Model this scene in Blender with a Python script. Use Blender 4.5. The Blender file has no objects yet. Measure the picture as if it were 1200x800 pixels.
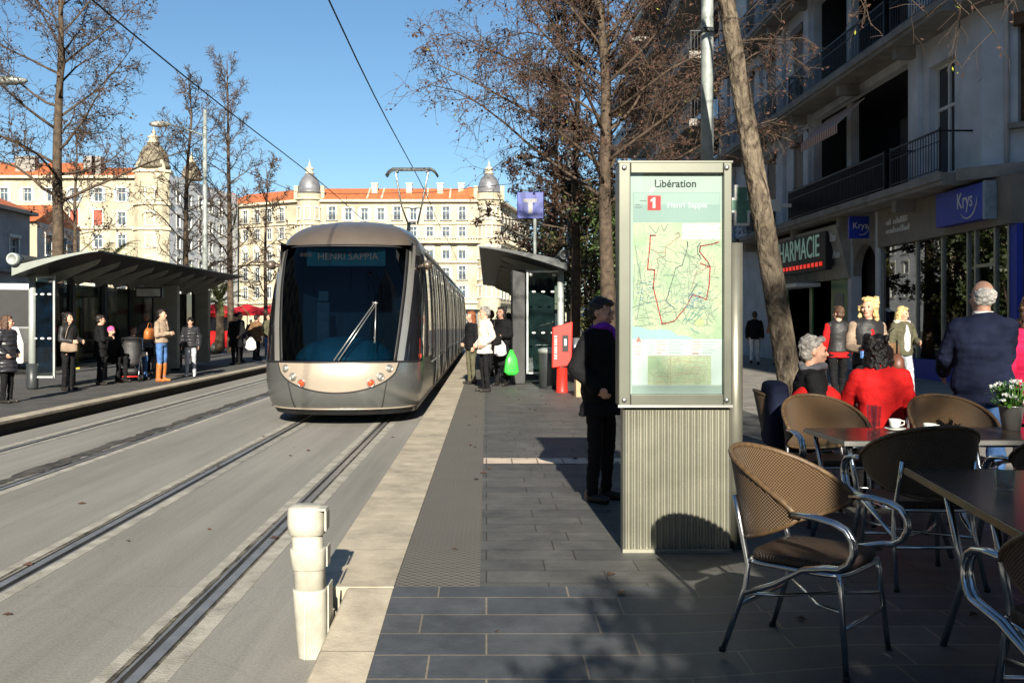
import bpy, bmesh, math, random
from mathutils import Vector, Matrix, noise
R=math.radians; PI=math.pi
S=bpy.context.scene; COL=S.collection
HP=0.22                      # height of both platforms above the rail level
EYE=1.69
def PX(px,d): return (px-570)/1150*d          # lateral metres of something seen d metres away
def ZY(py,d): return EYE+(375-py)/1150*d      # height of something seen d metres away
# ------------------------------------------------------------------ materials
def nt(name):
    m=bpy.data.materials.new(name); m.use_nodes=True
    t=m.node_tree; b=t.nodes['Principled BSDF']; return m,t,b
def N(t,kind,**kw):
    n=t.nodes.new(kind)
    for k,v in kw.items():
        if k in n.inputs.keys(): n.inputs[k].default_value=v
        else: setattr(n,k,v)
    return n
def c4(c): return (c[0],c[1],c[2],1)
def mat(name,col,rough=.6,metal=0,var=.18,scale=4,bump=0,bscale=40,spec=.4,emit=0,col2=None,dirt=0):
    m,t,b=nt(name); L=t.links
    b.inputs['Roughness'].default_value=rough; b.inputs['Metallic'].default_value=metal
    b.inputs['Specular IOR Level'].default_value=spec
    co=N(t,'ShaderNodeTexCoord')
    nz=N(t,'ShaderNodeTexNoise',Scale=scale,Detail=5,Roughness=.6); L.new(co.outputs['Object'],nz.inputs['Vector'])
    mx=N(t,'ShaderNodeMix',data_type='RGBA')
    k=col2 if col2 else tuple(x*(1-var*1.6) for x in col)
    mx.inputs['A'].default_value=c4(k); mx.inputs['B'].default_value=c4(tuple(min(1,x*(1+var*.5)) for x in col))
    rp=N(t,'ShaderNodeMapRange'); rp.inputs['From Min'].default_value=.32; rp.inputs['From Max'].default_value=.68
    L.new(nz.outputs['Fac'],rp.inputs['Value']); L.new(rp.outputs['Result'],mx.inputs['Factor'])
    L.new(mx.outputs['Result'],b.inputs['Base Color'])
    if bump:
        n2=N(t,'ShaderNodeTexNoise',Scale=bscale,Detail=4); L.new(co.outputs['Object'],n2.inputs['Vector'])
        bp=N(t,'ShaderNodeBump',Strength=bump,Distance=.02); L.new(n2.outputs['Fac'],bp.inputs['Height']); L.new(bp.outputs['Normal'],b.inputs['Normal'])
    if emit:
        b.inputs['Emission Color'].default_value=c4(col); b.inputs['Emission Strength'].default_value=emit
    return m
def glass(name,tint=(.5,.6,.65),rough=.02,fres=1.45,glossmul=1):
    m=bpy.data.materials.new(name); m.use_nodes=True; t=m.node_tree; t.nodes.clear(); L=t.links
    o=N(t,'ShaderNodeOutputMaterial'); tr=N(t,'ShaderNodeBsdfTransparent'); tr.inputs[0].default_value=c4(tint)
    g=N(t,'ShaderNodeBsdfGlossy'); g.inputs['Roughness'].default_value=rough
    lw=N(t,'ShaderNodeLayerWeight',Blend=.5); pw=N(t,'ShaderNodeMath',operation='POWER'); pw.inputs[1].default_value=4.5; L.new(lw.outputs['Facing'],pw.inputs[0])
    f0=((fres-1)/(fres+1))**2*1.6; f=N(t,'ShaderNodeMath',operation='MULTIPLY_ADD'); f.inputs[1].default_value=.9-f0; f.inputs[2].default_value=f0; L.new(pw.outputs[0],f.inputs[0])
    mx=N(t,'ShaderNodeMixShader'); L.new(f.outputs[0],mx.inputs[0]); L.new(tr.outputs[0],mx.inputs[1]); L.new(g.outputs[0],mx.inputs[2]); L.new(mx.outputs[0],o.inputs[0])
    return m
M={}
M['steel']=mat('steel',(.42,.42,.40),.35,.85,var=.1,scale=8)
M['alu']=mat('aluminium_tube',(.62,.64,.66),.22,1,var=.08,scale=20)
M['brushed']=mat('satin_steel',(.30,.295,.24),.42,.7,var=.12,scale=3); M['framesteel']=mat('satin_frame_steel',(.105,.11,.088),.42,.5,var=.10,scale=2)
M['rail']=mat('rail_steel',(.30,.295,.285),.42,.55,var=.2,scale=6)
M['black']=mat('black_rubber',(.012,.012,.013),.6,var=.2)
M['darkmetal']=mat('dark_grey_paint',(.045,.05,.052),.42,.3,var=.15)
M['greypost']=mat('grey_painted_steel',(.30,.33,.31),.5,.2,var=.25,scale=6,bump=.1)
M['iron']=mat('wrought_iron',(.014,.015,.02),.5,.3)
M['white']=mat('white_paint',(.66,.66,.62),.5,var=.06,scale=3)
M['plastic']=mat('white_plastic',(.44,.425,.355),.5,var=.2,scale=6,bump=.15,bscale=12)
M['redpaint']=mat('red_paint',(.62,.025,.015),.4,var=.12)
M['blue']=mat('blue_sign',(.012,.04,.38),.4,var=.1)
M['wallgrey']=mat('pale_render',(.58,.60,.62),.85,var=.14,scale=1.2,bump=.15)
M['wallwarm']=mat('warm_grey_board',(.22,.19,.155),.6,var=.15,scale=2)
M['stonegrey']=mat('slab_stone',(.26,.245,.22),.85,var=.2,scale=2,bump=.2)
M['brownshut']=mat('brown_shutter',(.13,.07,.035),.6,var=.2)
M['glassdark']=mat('dark_window_glass',(.012,.014,.018),.04,0,var=.1,spec=.7)
M['shopglass']=glass('shop_window_glass',(.30,.34,.36),.01,2.1)
M['clear']=glass('clear_glass',(.86,.90,.90),.01,1.35)
M['shelterglass']=glass('shelter_glass',(.55,.66,.66),.03,1.4)
M['windscreen']=glass('tinted_windscreen',(.11,.21,.28),.012,1.36)
M['skin']=mat('skin',(.52,.29,.20),.55,var=.08,scale=20)
M['lips']=mat('lips',(.40,.10,.08),.5)
M['eye']=mat('eye_dark',(.02,.015,.012),.2)
def fabric(name,col,bump=.35,bs=22,rough=.85,var=.2): return mat(name,col,rough,var=var,scale=9,bump=bump,bscale=bs,spec=.15)
M['f_black']=fabric('black_cloth',(.008,.008,.009)); M['f_navy']=fabric('navy_wool',(.010,.014,.035))
M['f_red']=fabric('red_wool',(.50,.012,.012)); M['f_pink']=fabric('magenta_wool',(.70,.02,.09))
M['f_jeans']=fabric('blue_denim',(.07,.15,.34)); M['f_greyj']=fabric('grey_denim',(.34,.36,.40))
M['f_cream']=fabric('cream_cloth',(.66,.60,.50)); M['f_brown']=fabric('brown_cloth',(.16,.09,.045))
M['f_olive']=fabric('olive_cloth',(.085,.08,.05)); M['f_beige']=fabric('beige_knit',(.30,.22,.16))
M['f_purple']=fabric('purple_scarf',(.18,.03,.42)); M['f_white']=fabric('white_cloth',(.75,.73,.70))
M['f_grey']=fabric('grey_cloth',(.10,.10,.11)); M['f_pinkhat']=fabric('pink_knit',(.70,.10,.28))
M['leather']=mat('black_leather',(.016,.015,.016),.55,var=.2,scale=6,bump=.4,bscale=18)
M['tan']=mat('tan_leather',(.40,.13,.03),.5,var=.2,scale=8); M['shoe']=mat('dark_shoe',(.02,.017,.015),.45)
M['h_grey']=mat('grey_hair',(.28,.26,.24),.6,var=.5,scale=30,bump=.6,bscale=60); M['h_black']=mat('black_hair',(.012,.009,.008),.45,var=.3,scale=30,bump=.6,bscale=60)
M['h_blond']=mat('blond_hair',(.66,.46,.20),.5,var=.35,scale=30,bump=.6,bscale=60); M['h_brown']=mat('brown_hair',(.09,.045,.025),.5,var=.4,scale=30,bump=.6,bscale=60)
M['h_red']=mat('auburn_hair',(.26,.08,.025),.5,var=.4,scale=30,bump=.6,bscale=60); M['h_white']=mat('white_hair',(.62,.59,.54),.6,var=.3,scale=30,bump=.6,bscale=60)
def puffer(name,col,f=13):
    m,t,b=nt(name); L=t.links; b.inputs['Base Color'].default_value=c4(col); b.inputs['Roughness'].default_value=.38
    co=N(t,'ShaderNodeTexCoord'); sp=N(t,'ShaderNodeSeparateXYZ'); L.new(co.outputs['Object'],sp.inputs[0])
    mu=N(t,'ShaderNodeMath',operation='MULTIPLY'); mu.inputs[1].default_value=f*PI; L.new(sp.outputs['Z'],mu.inputs[0])
    sn=N(t,'ShaderNodeMath',operation='SINE'); L.new(mu.outputs[0],sn.inputs[0]); ab=N(t,'ShaderNodeMath',operation='ABSOLUTE'); L.new(sn.outputs[0],ab.inputs[0])
    bp=N(t,'ShaderNodeBump',Strength=.55,Distance=.04); L.new(ab.outputs[0],bp.inputs['Height']); L.new(bp.outputs['Normal'],b.inputs['Normal']); return m
M['puffer']=puffer('black_quilted_nylon',(.022,.022,.026))
def wicker(nm,ca,cb):
    m,t,b=nt(nm); L=t.links; b.inputs['Roughness'].default_value=.55
    uv=N(t,'ShaderNodeUVMap'); sp=N(t,'ShaderNodeSeparateXYZ'); L.new(uv.outputs[0],sp.inputs[0])
    def s(i,f):
        a=N(t,'ShaderNodeMath',operation='MULTIPLY'); a.inputs[1].default_value=f; L.new(sp.outputs[i],a.inputs[0])
        q=N(t,'ShaderNodeMath',operation='SINE'); L.new(a.outputs[0],q.inputs[0]); return q
    f=2*PI/.0145
    p=N(t,'ShaderNodeMath',operation='MULTIPLY'); L.new(s(0,f).outputs[0],p.inputs[0]); L.new(s(1,f).outputs[0],p.inputs[1])
    mr=N(t,'ShaderNodeMapRange'); mr.inputs['From Min'].default_value=-.5; mr.inputs['From Max'].default_value=.5; L.new(p.outputs[0],mr.inputs['Value'])
    mx=N(t,'ShaderNodeMix',data_type='RGBA'); mx.inputs['A'].default_value=ca; mx.inputs['B'].default_value=cb
    L.new(mr.outputs[0],mx.inputs['Factor']); L.new(mx.outputs['Result'],b.inputs['Base Color'])
    bp=N(t,'ShaderNodeBump',Strength=.8,Distance=.006); L.new(p.outputs[0],bp.inputs['Height']); L.new(bp.outputs['Normal'],b.inputs['Normal']); return m
M['wicker']=wicker('woven_wicker',(.018,.009,.004,1),(.165,.10,.048,1)); M['wickerseat']=wicker('woven_seat',(.014,.008,.005,1),(.05,.027,.014,1))
# ------------------------------------------------------------------ mesh builder
class MB:
    def __init__(s): s.v=[]; s.f=[]; s.m=[]; s.s=[]; s.uv=None; s.mi=0
    def add(s,vs,fs,smooth=False):
        b=len(s.v); s.v+= [tuple(v) for v in vs]
        for f in fs: s.f.append(tuple(i+b for i in f)); s.m.append(s.mi); s.s.append(smooth)
    def box(s,c,d,rz=0,Mx=None):
        x,y,z=(q/2 for q in d)
        vs=[Vector((i*x,j*y,k*z)) for i in(-1,1) for j in(-1,1) for k in(-1,1)]
        T=Mx if Mx else Matrix.Rotation(rz,4,'Z')
        vs=[T@v+Vector(c) for v in vs]
        s.add(vs,[(0,1,3,2),(4,6,7,5),(0,4,5,1),(2,3,7,6),(0,2,6,4),(1,5,7,3)])
    def bx(s,x0,x1,y0,y1,z0,z1): s.box(((x0+x1)/2,(y0+y1)/2,(z0+z1)/2),(abs(x1-x0),abs(y1-y0),abs(z1-z0)))
    def quad(s,a,b,c,d): s.add([a,b,c,d],[(0,1,2,3)])
    def tube(s,pts,r,n=8,smooth=True,cap=True):
        P=[Vector(p) for p in pts]; k=len(P); rr=r if isinstance(r,(list,tuple)) else [r]*k
        vs=[]; up=None
        for i,p in enumerate(P):
            d=(P[min(i+1,k-1)]-P[max(i-1,0)])
            if d.length<1e-7: d=Vector((0,0,1))
            d.normalize()
            if up is None:
                up=Vector((0,0,1)) if abs(d.z)<.9 else Vector((1,0,0))
            a=d.cross(up)
            if a.length<1e-5: a=d.orthogonal()
            a.normalize(); b=a.cross(d).normalized(); up=b
            for j in range(n):
                t=2*PI*j/n; vs.append(p+(a*math.cos(t)+b*math.sin(t))*rr[i])
        fs=[(i*n+j,i*n+(j+1)%n,(i+1)*n+(j+1)%n,(i+1)*n+j) for i in range(k-1) for j in range(n)]
        if cap: fs+= [tuple(range(n-1,-1,-1)),tuple(range((k-1)*n,k*n))]
        s.add(vs,fs,smooth)
    def lathe(s,prof,c=(0,0,0),n=24,smooth=True,Mx=None,cap=True):
        vs=[]; c=Vector(c)
        for r,z in prof:
            for j in range(n):
                v=Vector((r*math.cos(2*PI*j/n),r*math.sin(2*PI*j/n),z)); vs.append((Mx@v if Mx else v)+c)
        k=len(prof); fs=[(i*n+j,i*n+(j+1)%n,(i+1)*n+(j+1)%n,(i+1)*n+j) for i in range(k-1) for j in range(n)]
        if cap: fs+=[tuple(range(n-1,-1,-1)),tuple(range((k-1)*n,k*n))]
        s.add(vs,fs,smooth)
    def ell(s,c,r,Mx=None,n=14,k=9):
        vs=[]; c=Vector(c)
        def q(v):
            v=v+c
            return Mx@v if Mx else v
        vs.append(q(Vector((0,0,-r[2]))))
        for i in range(1,k):
            a=PI*i/k-PI/2
            for j in range(n): vs.append(q(Vector((r[0]*math.cos(a)*math.cos(2*PI*j/n),r[1]*math.cos(a)*math.sin(2*PI*j/n),r[2]*math.sin(a)))))
        vs.append(q(Vector((0,0,r[2])))); fs=[]
        for j in range(n): fs.append((0,1+(j+1)%n,1+j)); fs.append((len(vs)-1,1+(k-2)*n+j,1+(k-2)*n+(j+1)%n))
        for i in range(k-2):
            for j in range(n): fs.append((1+i*n+j,1+i*n+(j+1)%n,1+(i+1)*n+(j+1)%n,1+(i+1)*n+j))
        s.add(vs,fs,True)
    def loft(s,rings,smooth=True,cap=True):
        n=len(rings[0]); vs=[p for r in rings for p in r]; k=len(rings)
        fs=[(i*n+j,i*n+(j+1)%n,(i+1)*n+(j+1)%n,(i+1)*n+j) for i in range(k-1) for j in range(n)]
        if cap: fs+=[tuple(range(n-1,-1,-1)),tuple(range((k-1)*n,k*n))]
        s.add(vs,fs,smooth)
    def prism(s,poly,z0,z1,f=lambda x,y,z:(x,y,z)):
        n=len(poly); vs=[f(x,y,z0) for x,y in poly]+[f(x,y,z1) for x,y in poly]
        s.add(vs,[tuple(range(n-1,-1,-1)),tuple(range(n,2*n))]+[(i,(i+1)%n,n+(i+1)%n,n+i) for i in range(n)])
    def cap(s,p0,p1,r0,r1,n=12):
        P0,P1=Vector(p0),Vector(p1); d=(P1-P0); L=d.length
        if L<1e-6: d=Vector((0,0,1)); 
        d.normalize(); pts=[];rs=[]
        for a in(-88,-60,-30,0): pts.append(P0+d*(r0*math.sin(R(a)))); rs.append(r0*math.cos(R(a)))
        for a in(0,30,60,88): pts.append(P1+d*(r1*math.sin(R(a)))); rs.append(r1*math.cos(R(a)))
        s.tube(pts,rs,n)
    def mesh(s,name):
        me=bpy.data.meshes.new(name); me.from_pydata(s.v,[],s.f)
        me.polygons.foreach_set('material_index',s.m); me.polygons.foreach_set('use_smooth',s.s); me.update()
        return me
    def build(s,name,mats,parent=None,loc=(0,0,0),rz=0,bevel=0,recalc=True):
        me=s.mesh(name)
        if recalc:
            b=bmesh.new(); b.from_mesh(me); bmesh.ops.recalc_face_normals(b,faces=b.faces); b.to_mesh(me); b.free()
        if not isinstance(mats,(list,tuple)): mats=[mats]
        for m in mats: me.materials.append(M[m] if isinstance(m,str) else m)
        return link(name,me,parent,loc,rz,bevel)
def link(name,me,parent=None,loc=(0,0,0),rz=0,bevel=0):
    o=bpy.data.objects.new(name,me); COL.objects.link(o); o.location=loc; o.rotation_euler.z=rz
    if parent: o.parent=parent
    if bevel:
        b=o.modifiers.new('bevel','BEVEL'); b.width=bevel; b.segments=2; b.limit_method='ANGLE'; b.angle_limit=R(35)
    return o
def tag(o,label=None,cat=None,group=None,kind=None):
    if label:o['label']=label
    if cat:o['category']=cat
    if group:o['group']=group
    if kind:o['kind']=kind
    return o
def empty(name,loc=(0,0,0),rz=0,label=None,cat=None,group=None):
    o=bpy.data.objects.new(name,None); COL.objects.link(o); o.location=loc; o.rotation_euler.z=rz; o.empty_display_size=.2
    return tag(o,label,cat,group)
def copy_tree(o,parent=None,loc=None,rz=None,label=None,sc=None):
    c=o.copy(); COL.objects.link(c)
    if parent:c.parent=parent
    if loc is not None:c.location=loc
    if rz is not None:c.rotation_euler.z=rz
    if label:c['label']=label
    if sc:c.scale=(sc,sc,sc)
    for ch in list(o.children): copy_tree(ch,c)
    return c
def struct(mb,name,mats,**k): return tag(mb.build(name,mats,**k),kind='structure')
CAMF=Matrix(((1,0,0),(0,0,-1),(0,1,0)))      # text facing the camera
STREET=Matrix(((0,0,-1),(-1,0,0),(0,1,0)))   # text on the right-hand facades
_txt=[]
def text(name,body,size,loc,rot,m,parent=None,ext=.003,sx=1,ax='CENTER',space=1.0,bold=0):
    cu=bpy.data.curves.new(name,'FONT'); cu.body=body; cu.size=size; cu.extrude=ext; cu.align_x=ax; cu.align_y='CENTER'; cu.space_character=space; cu.resolution_u=3; cu.offset=bold
    o=bpy.data.objects.new(name,cu); COL.objects.link(o)
    bpy.context.view_layer.update()
    me=bpy.data.meshes.new_from_object(o.evaluated_get(bpy.context.evaluated_depsgraph_get()))
    COL.objects.unlink(o); bpy.data.objects.remove(o)
    me.materials.clear(); me.materials.append(M[m] if isinstance(m,str) else m)
    for v in me.vertices: v.co=Vector((v.co.x*sx,v.co.y,v.co.z))
    me.transform(rot.to_4x4())
    return link(name,me,parent,loc)
def holes(mb,org,u,v,W,H,hs,depth,nrm):
    """wall of W x H with rectangular holes, each hole with reveals going in by depth (against nrm)"""
    org,u,v,nrm=map(Vector,(org,u,v,nrm))
    us=sorted({0,W}|{h[0] for h in hs}|{h[1] for h in hs}); vs=sorted({0,H}|{h[2] for h in hs}|{h[3] for h in hs})
    P=lambda a,b,d=0: org+u*a+v*b-nrm*d
    for i in range(len(us)-1):
        for j in range(len(vs)-1):
            a,b=(us[i]+us[i+1])/2,(vs[j]+vs[j+1])/2
            if any(h[0]<a<h[1] and h[2]<b<h[3] for h in hs): continue
            mb.quad(P(us[i],vs[j]),P(us[i+1],vs[j]),P(us[i+1],vs[j+1]),P(us[i],vs[j+1]))
    for h in hs:
        a0,a1,b0,b1=h
        for (p,q) in(((a0,b0),(a1,b0)),((a1,b0),(a1,b1)),((a1,b1),(a0,b1)),((a0,b1),(a0,b0))):
            mb.quad(P(*p),P(*q),P(*q,depth),P(*p,depth))
# ------------------------------------------------------------------ camera, light
cam=bpy.data.cameras.new('camera'); co=bpy.data.objects.new('camera',cam); COL.objects.link(co)
co.location=(0,0,EYE); co.rotation_euler=(R(90),0,0); cam.sensor_width=36; cam.lens=1150/1200*36
cam.shift_x=30/1200; cam.shift_y=-25/1200; cam.clip_end=3000; cam.clip_start=.05; S.camera=co
SUN_EL=22.5; SUN_DX=-.035
w=bpy.data.worlds.new('World'); S.world=w; w.use_nodes=True; t=w.node_tree
sky=t.nodes.new('ShaderNodeTexSky'); sky.sky_type='NISHITA'; sky.sun_disc=False; sky.sun_elevation=R(SUN_EL); sky.sun_rotation=R(178)
sky.air_density=1.0; sky.dust_density=.0; sky.ozone_density=4
bg=t.nodes['Background']; bg.inputs['Strength'].default_value=.05; hs_=t.nodes.new('ShaderNodeHueSaturation'); hs_.inputs['Saturation'].default_value=1.04; hs_.inputs['Hue'].default_value=.494; hs_.inputs['Value'].default_value=1.06; t.links.new(sky.outputs[0],hs_.inputs['Color']); t.links.new(hs_.outputs[0],bg.inputs[0])
sl=bpy.data.lights.new('sun','SUN'); sl.energy=5; sl.angle=R(.53); sl.color=(1,.925,.79)
so=bpy.data.objects.new('sun',sl); COL.objects.link(so)
so.rotation_euler=Vector((SUN_DX,1,-math.tan(R(SUN_EL)))).to_track_quat('-Z','Y').to_euler()
S.view_settings.view_transform='Standard'; S.view_settings.look='None'; S.view_settings.exposure=1.25; S.view_settings.gamma=1
S.cycles.max_bounces=6; S.cycles.diffuse_bounces=2; S.cycles.transparent_max_bounces=12
# ------------------------------------------------------------------ ground materials
def concrete():
    m,t,b=nt('tramway_concrete'); L=t.links; b.inputs['Roughness'].default_value=.9; b.inputs['Specular IOR Level'].default_value=.2
    co=N(t,'ShaderNodeTexCoord'); n1=N(t,'ShaderNodeTexNoise',Scale=.55,Detail=6,Roughness=.65); n2=N(t,'ShaderNodeTexNoise',Scale=60,Detail=3)
    mp=N(t,'ShaderNodeMapping'); mp.inputs['Scale'].default_value=(1.6,.25,1); L.new(co.outputs['Object'],mp.inputs[0])
    L.new(mp.outputs[0],n1.inputs['Vector']); L.new(co.outputs['Object'],n2.inputs['Vector'])
    r=N(t,'ShaderNodeValToRGB'); r.color_ramp.elements[0].position=.3; r.color_ramp.elements[1].position=.72
    r.color_ramp.elements[0].color=(.195,.186,.165,1); r.color_ramp.elements[1].color=(.29,.278,.25,1); L.new(n1.outputs[0],r.inputs[0])
    mx=N(t,'ShaderNodeMix',data_type='RGBA',blend_type='MULTIPLY'); mx.inputs['Factor'].default_value=.5
    L.new(r.outputs[0],mx.inputs['A']); r2=N(t,'ShaderNodeMapRange'); r2.inputs['From Min'].default_value=.35; r2.inputs['From Max'].default_value=.6; r2.inputs['To Min'].default_value=.7; L.new(n2.outputs[0],r2.inputs['Value'])
    L.new(r2.outputs[0],mx.inputs['B'])
    # small dark oil spots and cracks
    n3=N(t,'ShaderNodeTexNoise',Scale=2.3,Detail=8,Roughness=.7); L.new(co.outputs['Object'],n3.inputs['Vector'])
    r3=N(t,'ShaderNodeMapRange'); r3.inputs['From Min'].default_value=.66; r3.inputs['From Max'].default_value=.74; L.new(n3.outputs[0],r3.inputs['Value'])
    m2=N(t,'ShaderNodeMix',data_type='RGBA'); m2.inputs['B'].default_value=(.09,.08,.065,1); L.new(r3.outputs[0],m2.inputs['Factor']); L.new(mx.outputs['Result'],m2.inputs['A'])
    # long streaks left by traffic, fine cracks and a few dark patches
    mp2=N(t,'ShaderNodeMapping'); mp2.inputs['Scale'].default_value=(5.5,.07,1); L.new(co.outputs['Object'],mp2.inputs[0]); n4=N(t,'ShaderNodeTexNoise',Scale=1,Detail=5,Roughness=.7); L.new(mp2.outputs[0],n4.inputs['Vector'])
    r4=N(t,'ShaderNodeMapRange'); r4.inputs['From Min'].default_value=.32; r4.inputs['From Max'].default_value=.62; r4.inputs['To Min'].default_value=.87; r4.inputs['To Max'].default_value=1.03; L.new(n4.outputs[0],r4.inputs['Value'])
    m4=N(t,'ShaderNodeMix',data_type='RGBA',blend_type='MULTIPLY'); m4.inputs['Factor'].default_value=1; L.new(m2.outputs['Result'],m4.inputs['A']); L.new(r4.outputs[0],m4.inputs['B'])
    vo=N(t,'ShaderNodeTexVoronoi',feature='DISTANCE_TO_EDGE',Scale=.38); nw=N(t,'ShaderNodeTexNoise',Scale=1.8,Detail=6); L.new(co.outputs['Object'],nw.inputs['Vector']); va=N(t,'ShaderNodeMix',data_type='RGBA'); va.inputs['Factor'].default_value=.35; L.new(co.outputs['Object'],va.inputs['A']); L.new(nw.outputs['Color'],va.inputs['B']); L.new(va.outputs['Result'],vo.inputs['Vector'])
    r5=N(t,'ShaderNodeMapRange'); r5.inputs['From Max'].default_value=.006; r5.inputs['To Min'].default_value=.93; r5.inputs['To Max'].default_value=1; L.new(vo.outputs['Distance'],r5.inputs['Value'])
    m5=N(t,'ShaderNodeMix',data_type='RGBA',blend_type='MULTIPLY'); m5.inputs['Factor'].default_value=1; L.new(m4.outputs['Result'],m5.inputs['A']); L.new(r5.outputs[0],m5.inputs['B'])
    L.new(m5.outputs['Result'],b.inputs['Base Color'])
    bp=N(t,'ShaderNodeBump',Strength=.25,Distance=.01); L.new(n2.outputs[0],bp.inputs['Height']); L.new(bp.outputs['Normal'],b.inputs['Normal']); return m
M['concrete']=concrete()
def slate(name,w_,h_,c1,c2,mortar,ms=.006,rot=0,off=.37):
    m,t,b=nt(name); L=t.links; b.inputs['Roughness'].default_value=.62; b.inputs['Specular IOR Level'].default_value=.35
    co=N(t,'ShaderNodeTexCoord'); mp=N(t,'ShaderNodeMapping'); mp.inputs['Rotation'].default_value=(0,0,rot); L.new(co.outputs['Object'],mp.inputs[0])
    br=N(t,'ShaderNodeTexBrick'); br.offset=off; br.offset_frequency=2; br.squash=1.25; br.squash_frequency=3
    br.inputs['Scale'].default_value=1; br.inputs['Brick Width'].default_value=w_; br.inputs['Row Height'].default_value=h_; br.inputs['Mortar Size'].default_value=ms; br.inputs['Mortar Smooth'].default_value=.2; br.inputs['Bias'].default_value=0
    br.inputs['Color1'].default_value=c4(c1); br.inputs['Color2'].default_value=c4(c2); br.inputs['Mortar'].default_value=c4(mortar)
    L.new(mp.outputs[0],br.inputs['Vector'])
    n=N(t,'ShaderNodeTexNoise',Scale=3,Detail=8,Roughness=.7); L.new(co.outputs['Object'],n.inputs['Vector'])
    mr=N(t,'ShaderNodeMapRange'); mr.inputs['From Min'].default_value=.3; mr.inputs['From Max'].default_value=.7; mr.inputs['To Min'].default_value=.6; mr.inputs['To Max'].default_value=1.25; L.new(n.outputs[0],mr.inputs['Value'])
    mx=N(t,'ShaderNodeMix',data_type='RGBA',blend_type='MULTIPLY'); mx.inputs['Factor'].default_value=1; L.new(br.outputs['Color'],mx.inputs['A']); L.new(mr.outputs[0],mx.inputs['B'])
    vg=N(t,'ShaderNodeTexVoronoi',Scale=2.1); L.new(co.outputs['Object'],vg.inputs['Vector']); sg=N(t,'ShaderNodeSeparateColor'); L.new(vg.outputs['Color'],sg.inputs[0])
    g1=N(t,'ShaderNodeMath',operation='MULTIPLY'); g1.inputs[1].default_value=.032; L.new(sg.outputs[0],g1.inputs[0]); g2=N(t,'ShaderNodeMath',operation='LESS_THAN'); L.new(vg.outputs['Distance'],g2.inputs[0]); L.new(g1.outputs[0],g2.inputs[1])
    g3=N(t,'ShaderNodeMath',operation='MULTIPLY'); g3.inputs[1].default_value=.55; L.new(g2.outputs[0],g3.inputs[0])
    mg=N(t,'ShaderNodeMix',data_type='RGBA'); mg.inputs['B'].default_value=(.03,.03,.028,1); L.new(g3.outputs[0],mg.inputs['Factor']); L.new(mx.outputs['Result'],mg.inputs['A']); L.new(mg.outputs['Result'],b.inputs['Base Color'])
    n2=N(t,'ShaderNodeTexNoise',Scale=55,Detail=4); L.new(co.outputs['Object'],n2.inputs['Vector'])
    ad=N(t,'ShaderNodeMath',operation='MULTIPLY_ADD'); ad.inputs[1].default_value=-1.2; L.new(br.outputs['Fac'],ad.inputs[0]); L.new(n2.outputs[0],ad.inputs[2])
    bp=N(t,'ShaderNodeBump',Strength=.35,Distance=.006); L.new(ad.outputs[0],bp.inputs['Height']); L.new(bp.outputs['Normal'],b.inputs['Normal']); return m
M['slate']=slate('slate_paving',.55,.262,(.075,.075,.070),(.10,.098,.09),(.04,.035,.028),.005)
M['slateramp']=slate('slate_ramp_paving',.70,.262,(.058,.064,.072),(.078,.082,.086),(.19,.16,.12),.005)
M['slabs']=slate('stone_slab_paving',1.2,.8,(.235,.22,.195),(.275,.255,.225),(.12,.11,.09),.008)
M['kerbst']=slate('kerb_stone',.9,3.1,(.40,.345,.255),(.45,.39,.295),(.26,.22,.16),.006,R(90))
M['tile']=slate('light_tile_band',.265,.4,(.56,.45,.35),(.62,.50,.40),(.2,.15,.1),.008)
M['asphalt']=mat('asphalt',(.075,.072,.068),.9,var=.25,scale=2,bump=.3,bscale=80)
M['tar']=mat('tar',(.075,.068,.058),.85,var=.5,scale=5,bump=.5,bscale=40)
M['joint']=mat('rail_joint',(.14,.125,.10),.9,var=.6,scale=6,bump=.6,bscale=30)
def tactile():
    m,t,b=nt('tactile_paving_stone'); L=t.links; b.inputs['Roughness'].default_value=.75
    co=N(t,'ShaderNodeTexCoord'); sp=N(t,'ShaderNodeSeparateXYZ'); L.new(co.outputs['Object'],sp.inputs[0])
    def tri(i,per):
        a=N(t,'ShaderNodeMath',operation='MULTIPLY'); a.inputs[1].default_value=2*PI/per; L.new(sp.outputs[i],a.inputs[0])
        q=N(t,'ShaderNodeMath',operation='SINE'); L.new(a.outputs[0],q.inputs[0]); return q
    p=N(t,'ShaderNodeMath',operation='MULTIPLY'); L.new(tri(0,.062).outputs[0],p.inputs[0]); L.new(tri(1,.062).outputs[0],p.inputs[1])
    mr=N(t,'ShaderNodeMapRange'); mr.inputs['From Min'].default_value=.1; mr.inputs['From Max'].default_value=.5; L.new(p.outputs[0],mr.inputs['Value'])
    n=N(t,'ShaderNodeTexNoise',Scale=2.2,Detail=6); L.new(co.outputs['Object'],n.inputs['Vector'])
    mx=N(t,'ShaderNodeMix',data_type='RGBA'); mx.inputs['A'].default_value=(.10,.092,.076,1); mx.inputs['B'].default_value=(.145,.133,.112,1); L.new(n.outputs[0],mx.inputs['Factor'])
    m2=N(t,'ShaderNodeMix',data_type='RGBA'); m2.inputs['B'].default_value=(.070,.065,.056,1); L.new(mx.outputs['Result'],m2.inputs['A']); L.new(mr.outputs[0],m2.inputs['Factor'])
    L.new(m2.outputs['Result'],b.inputs['Base Color'])
    bp=N(t,'ShaderNodeBump',Strength=.9,Distance=.008); L.new(mr.outputs[0],bp.inputs['Height']); L.new(bp.outputs['Normal'],b.inputs['Normal']); return m
M['tactile']=tactile()
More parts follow.
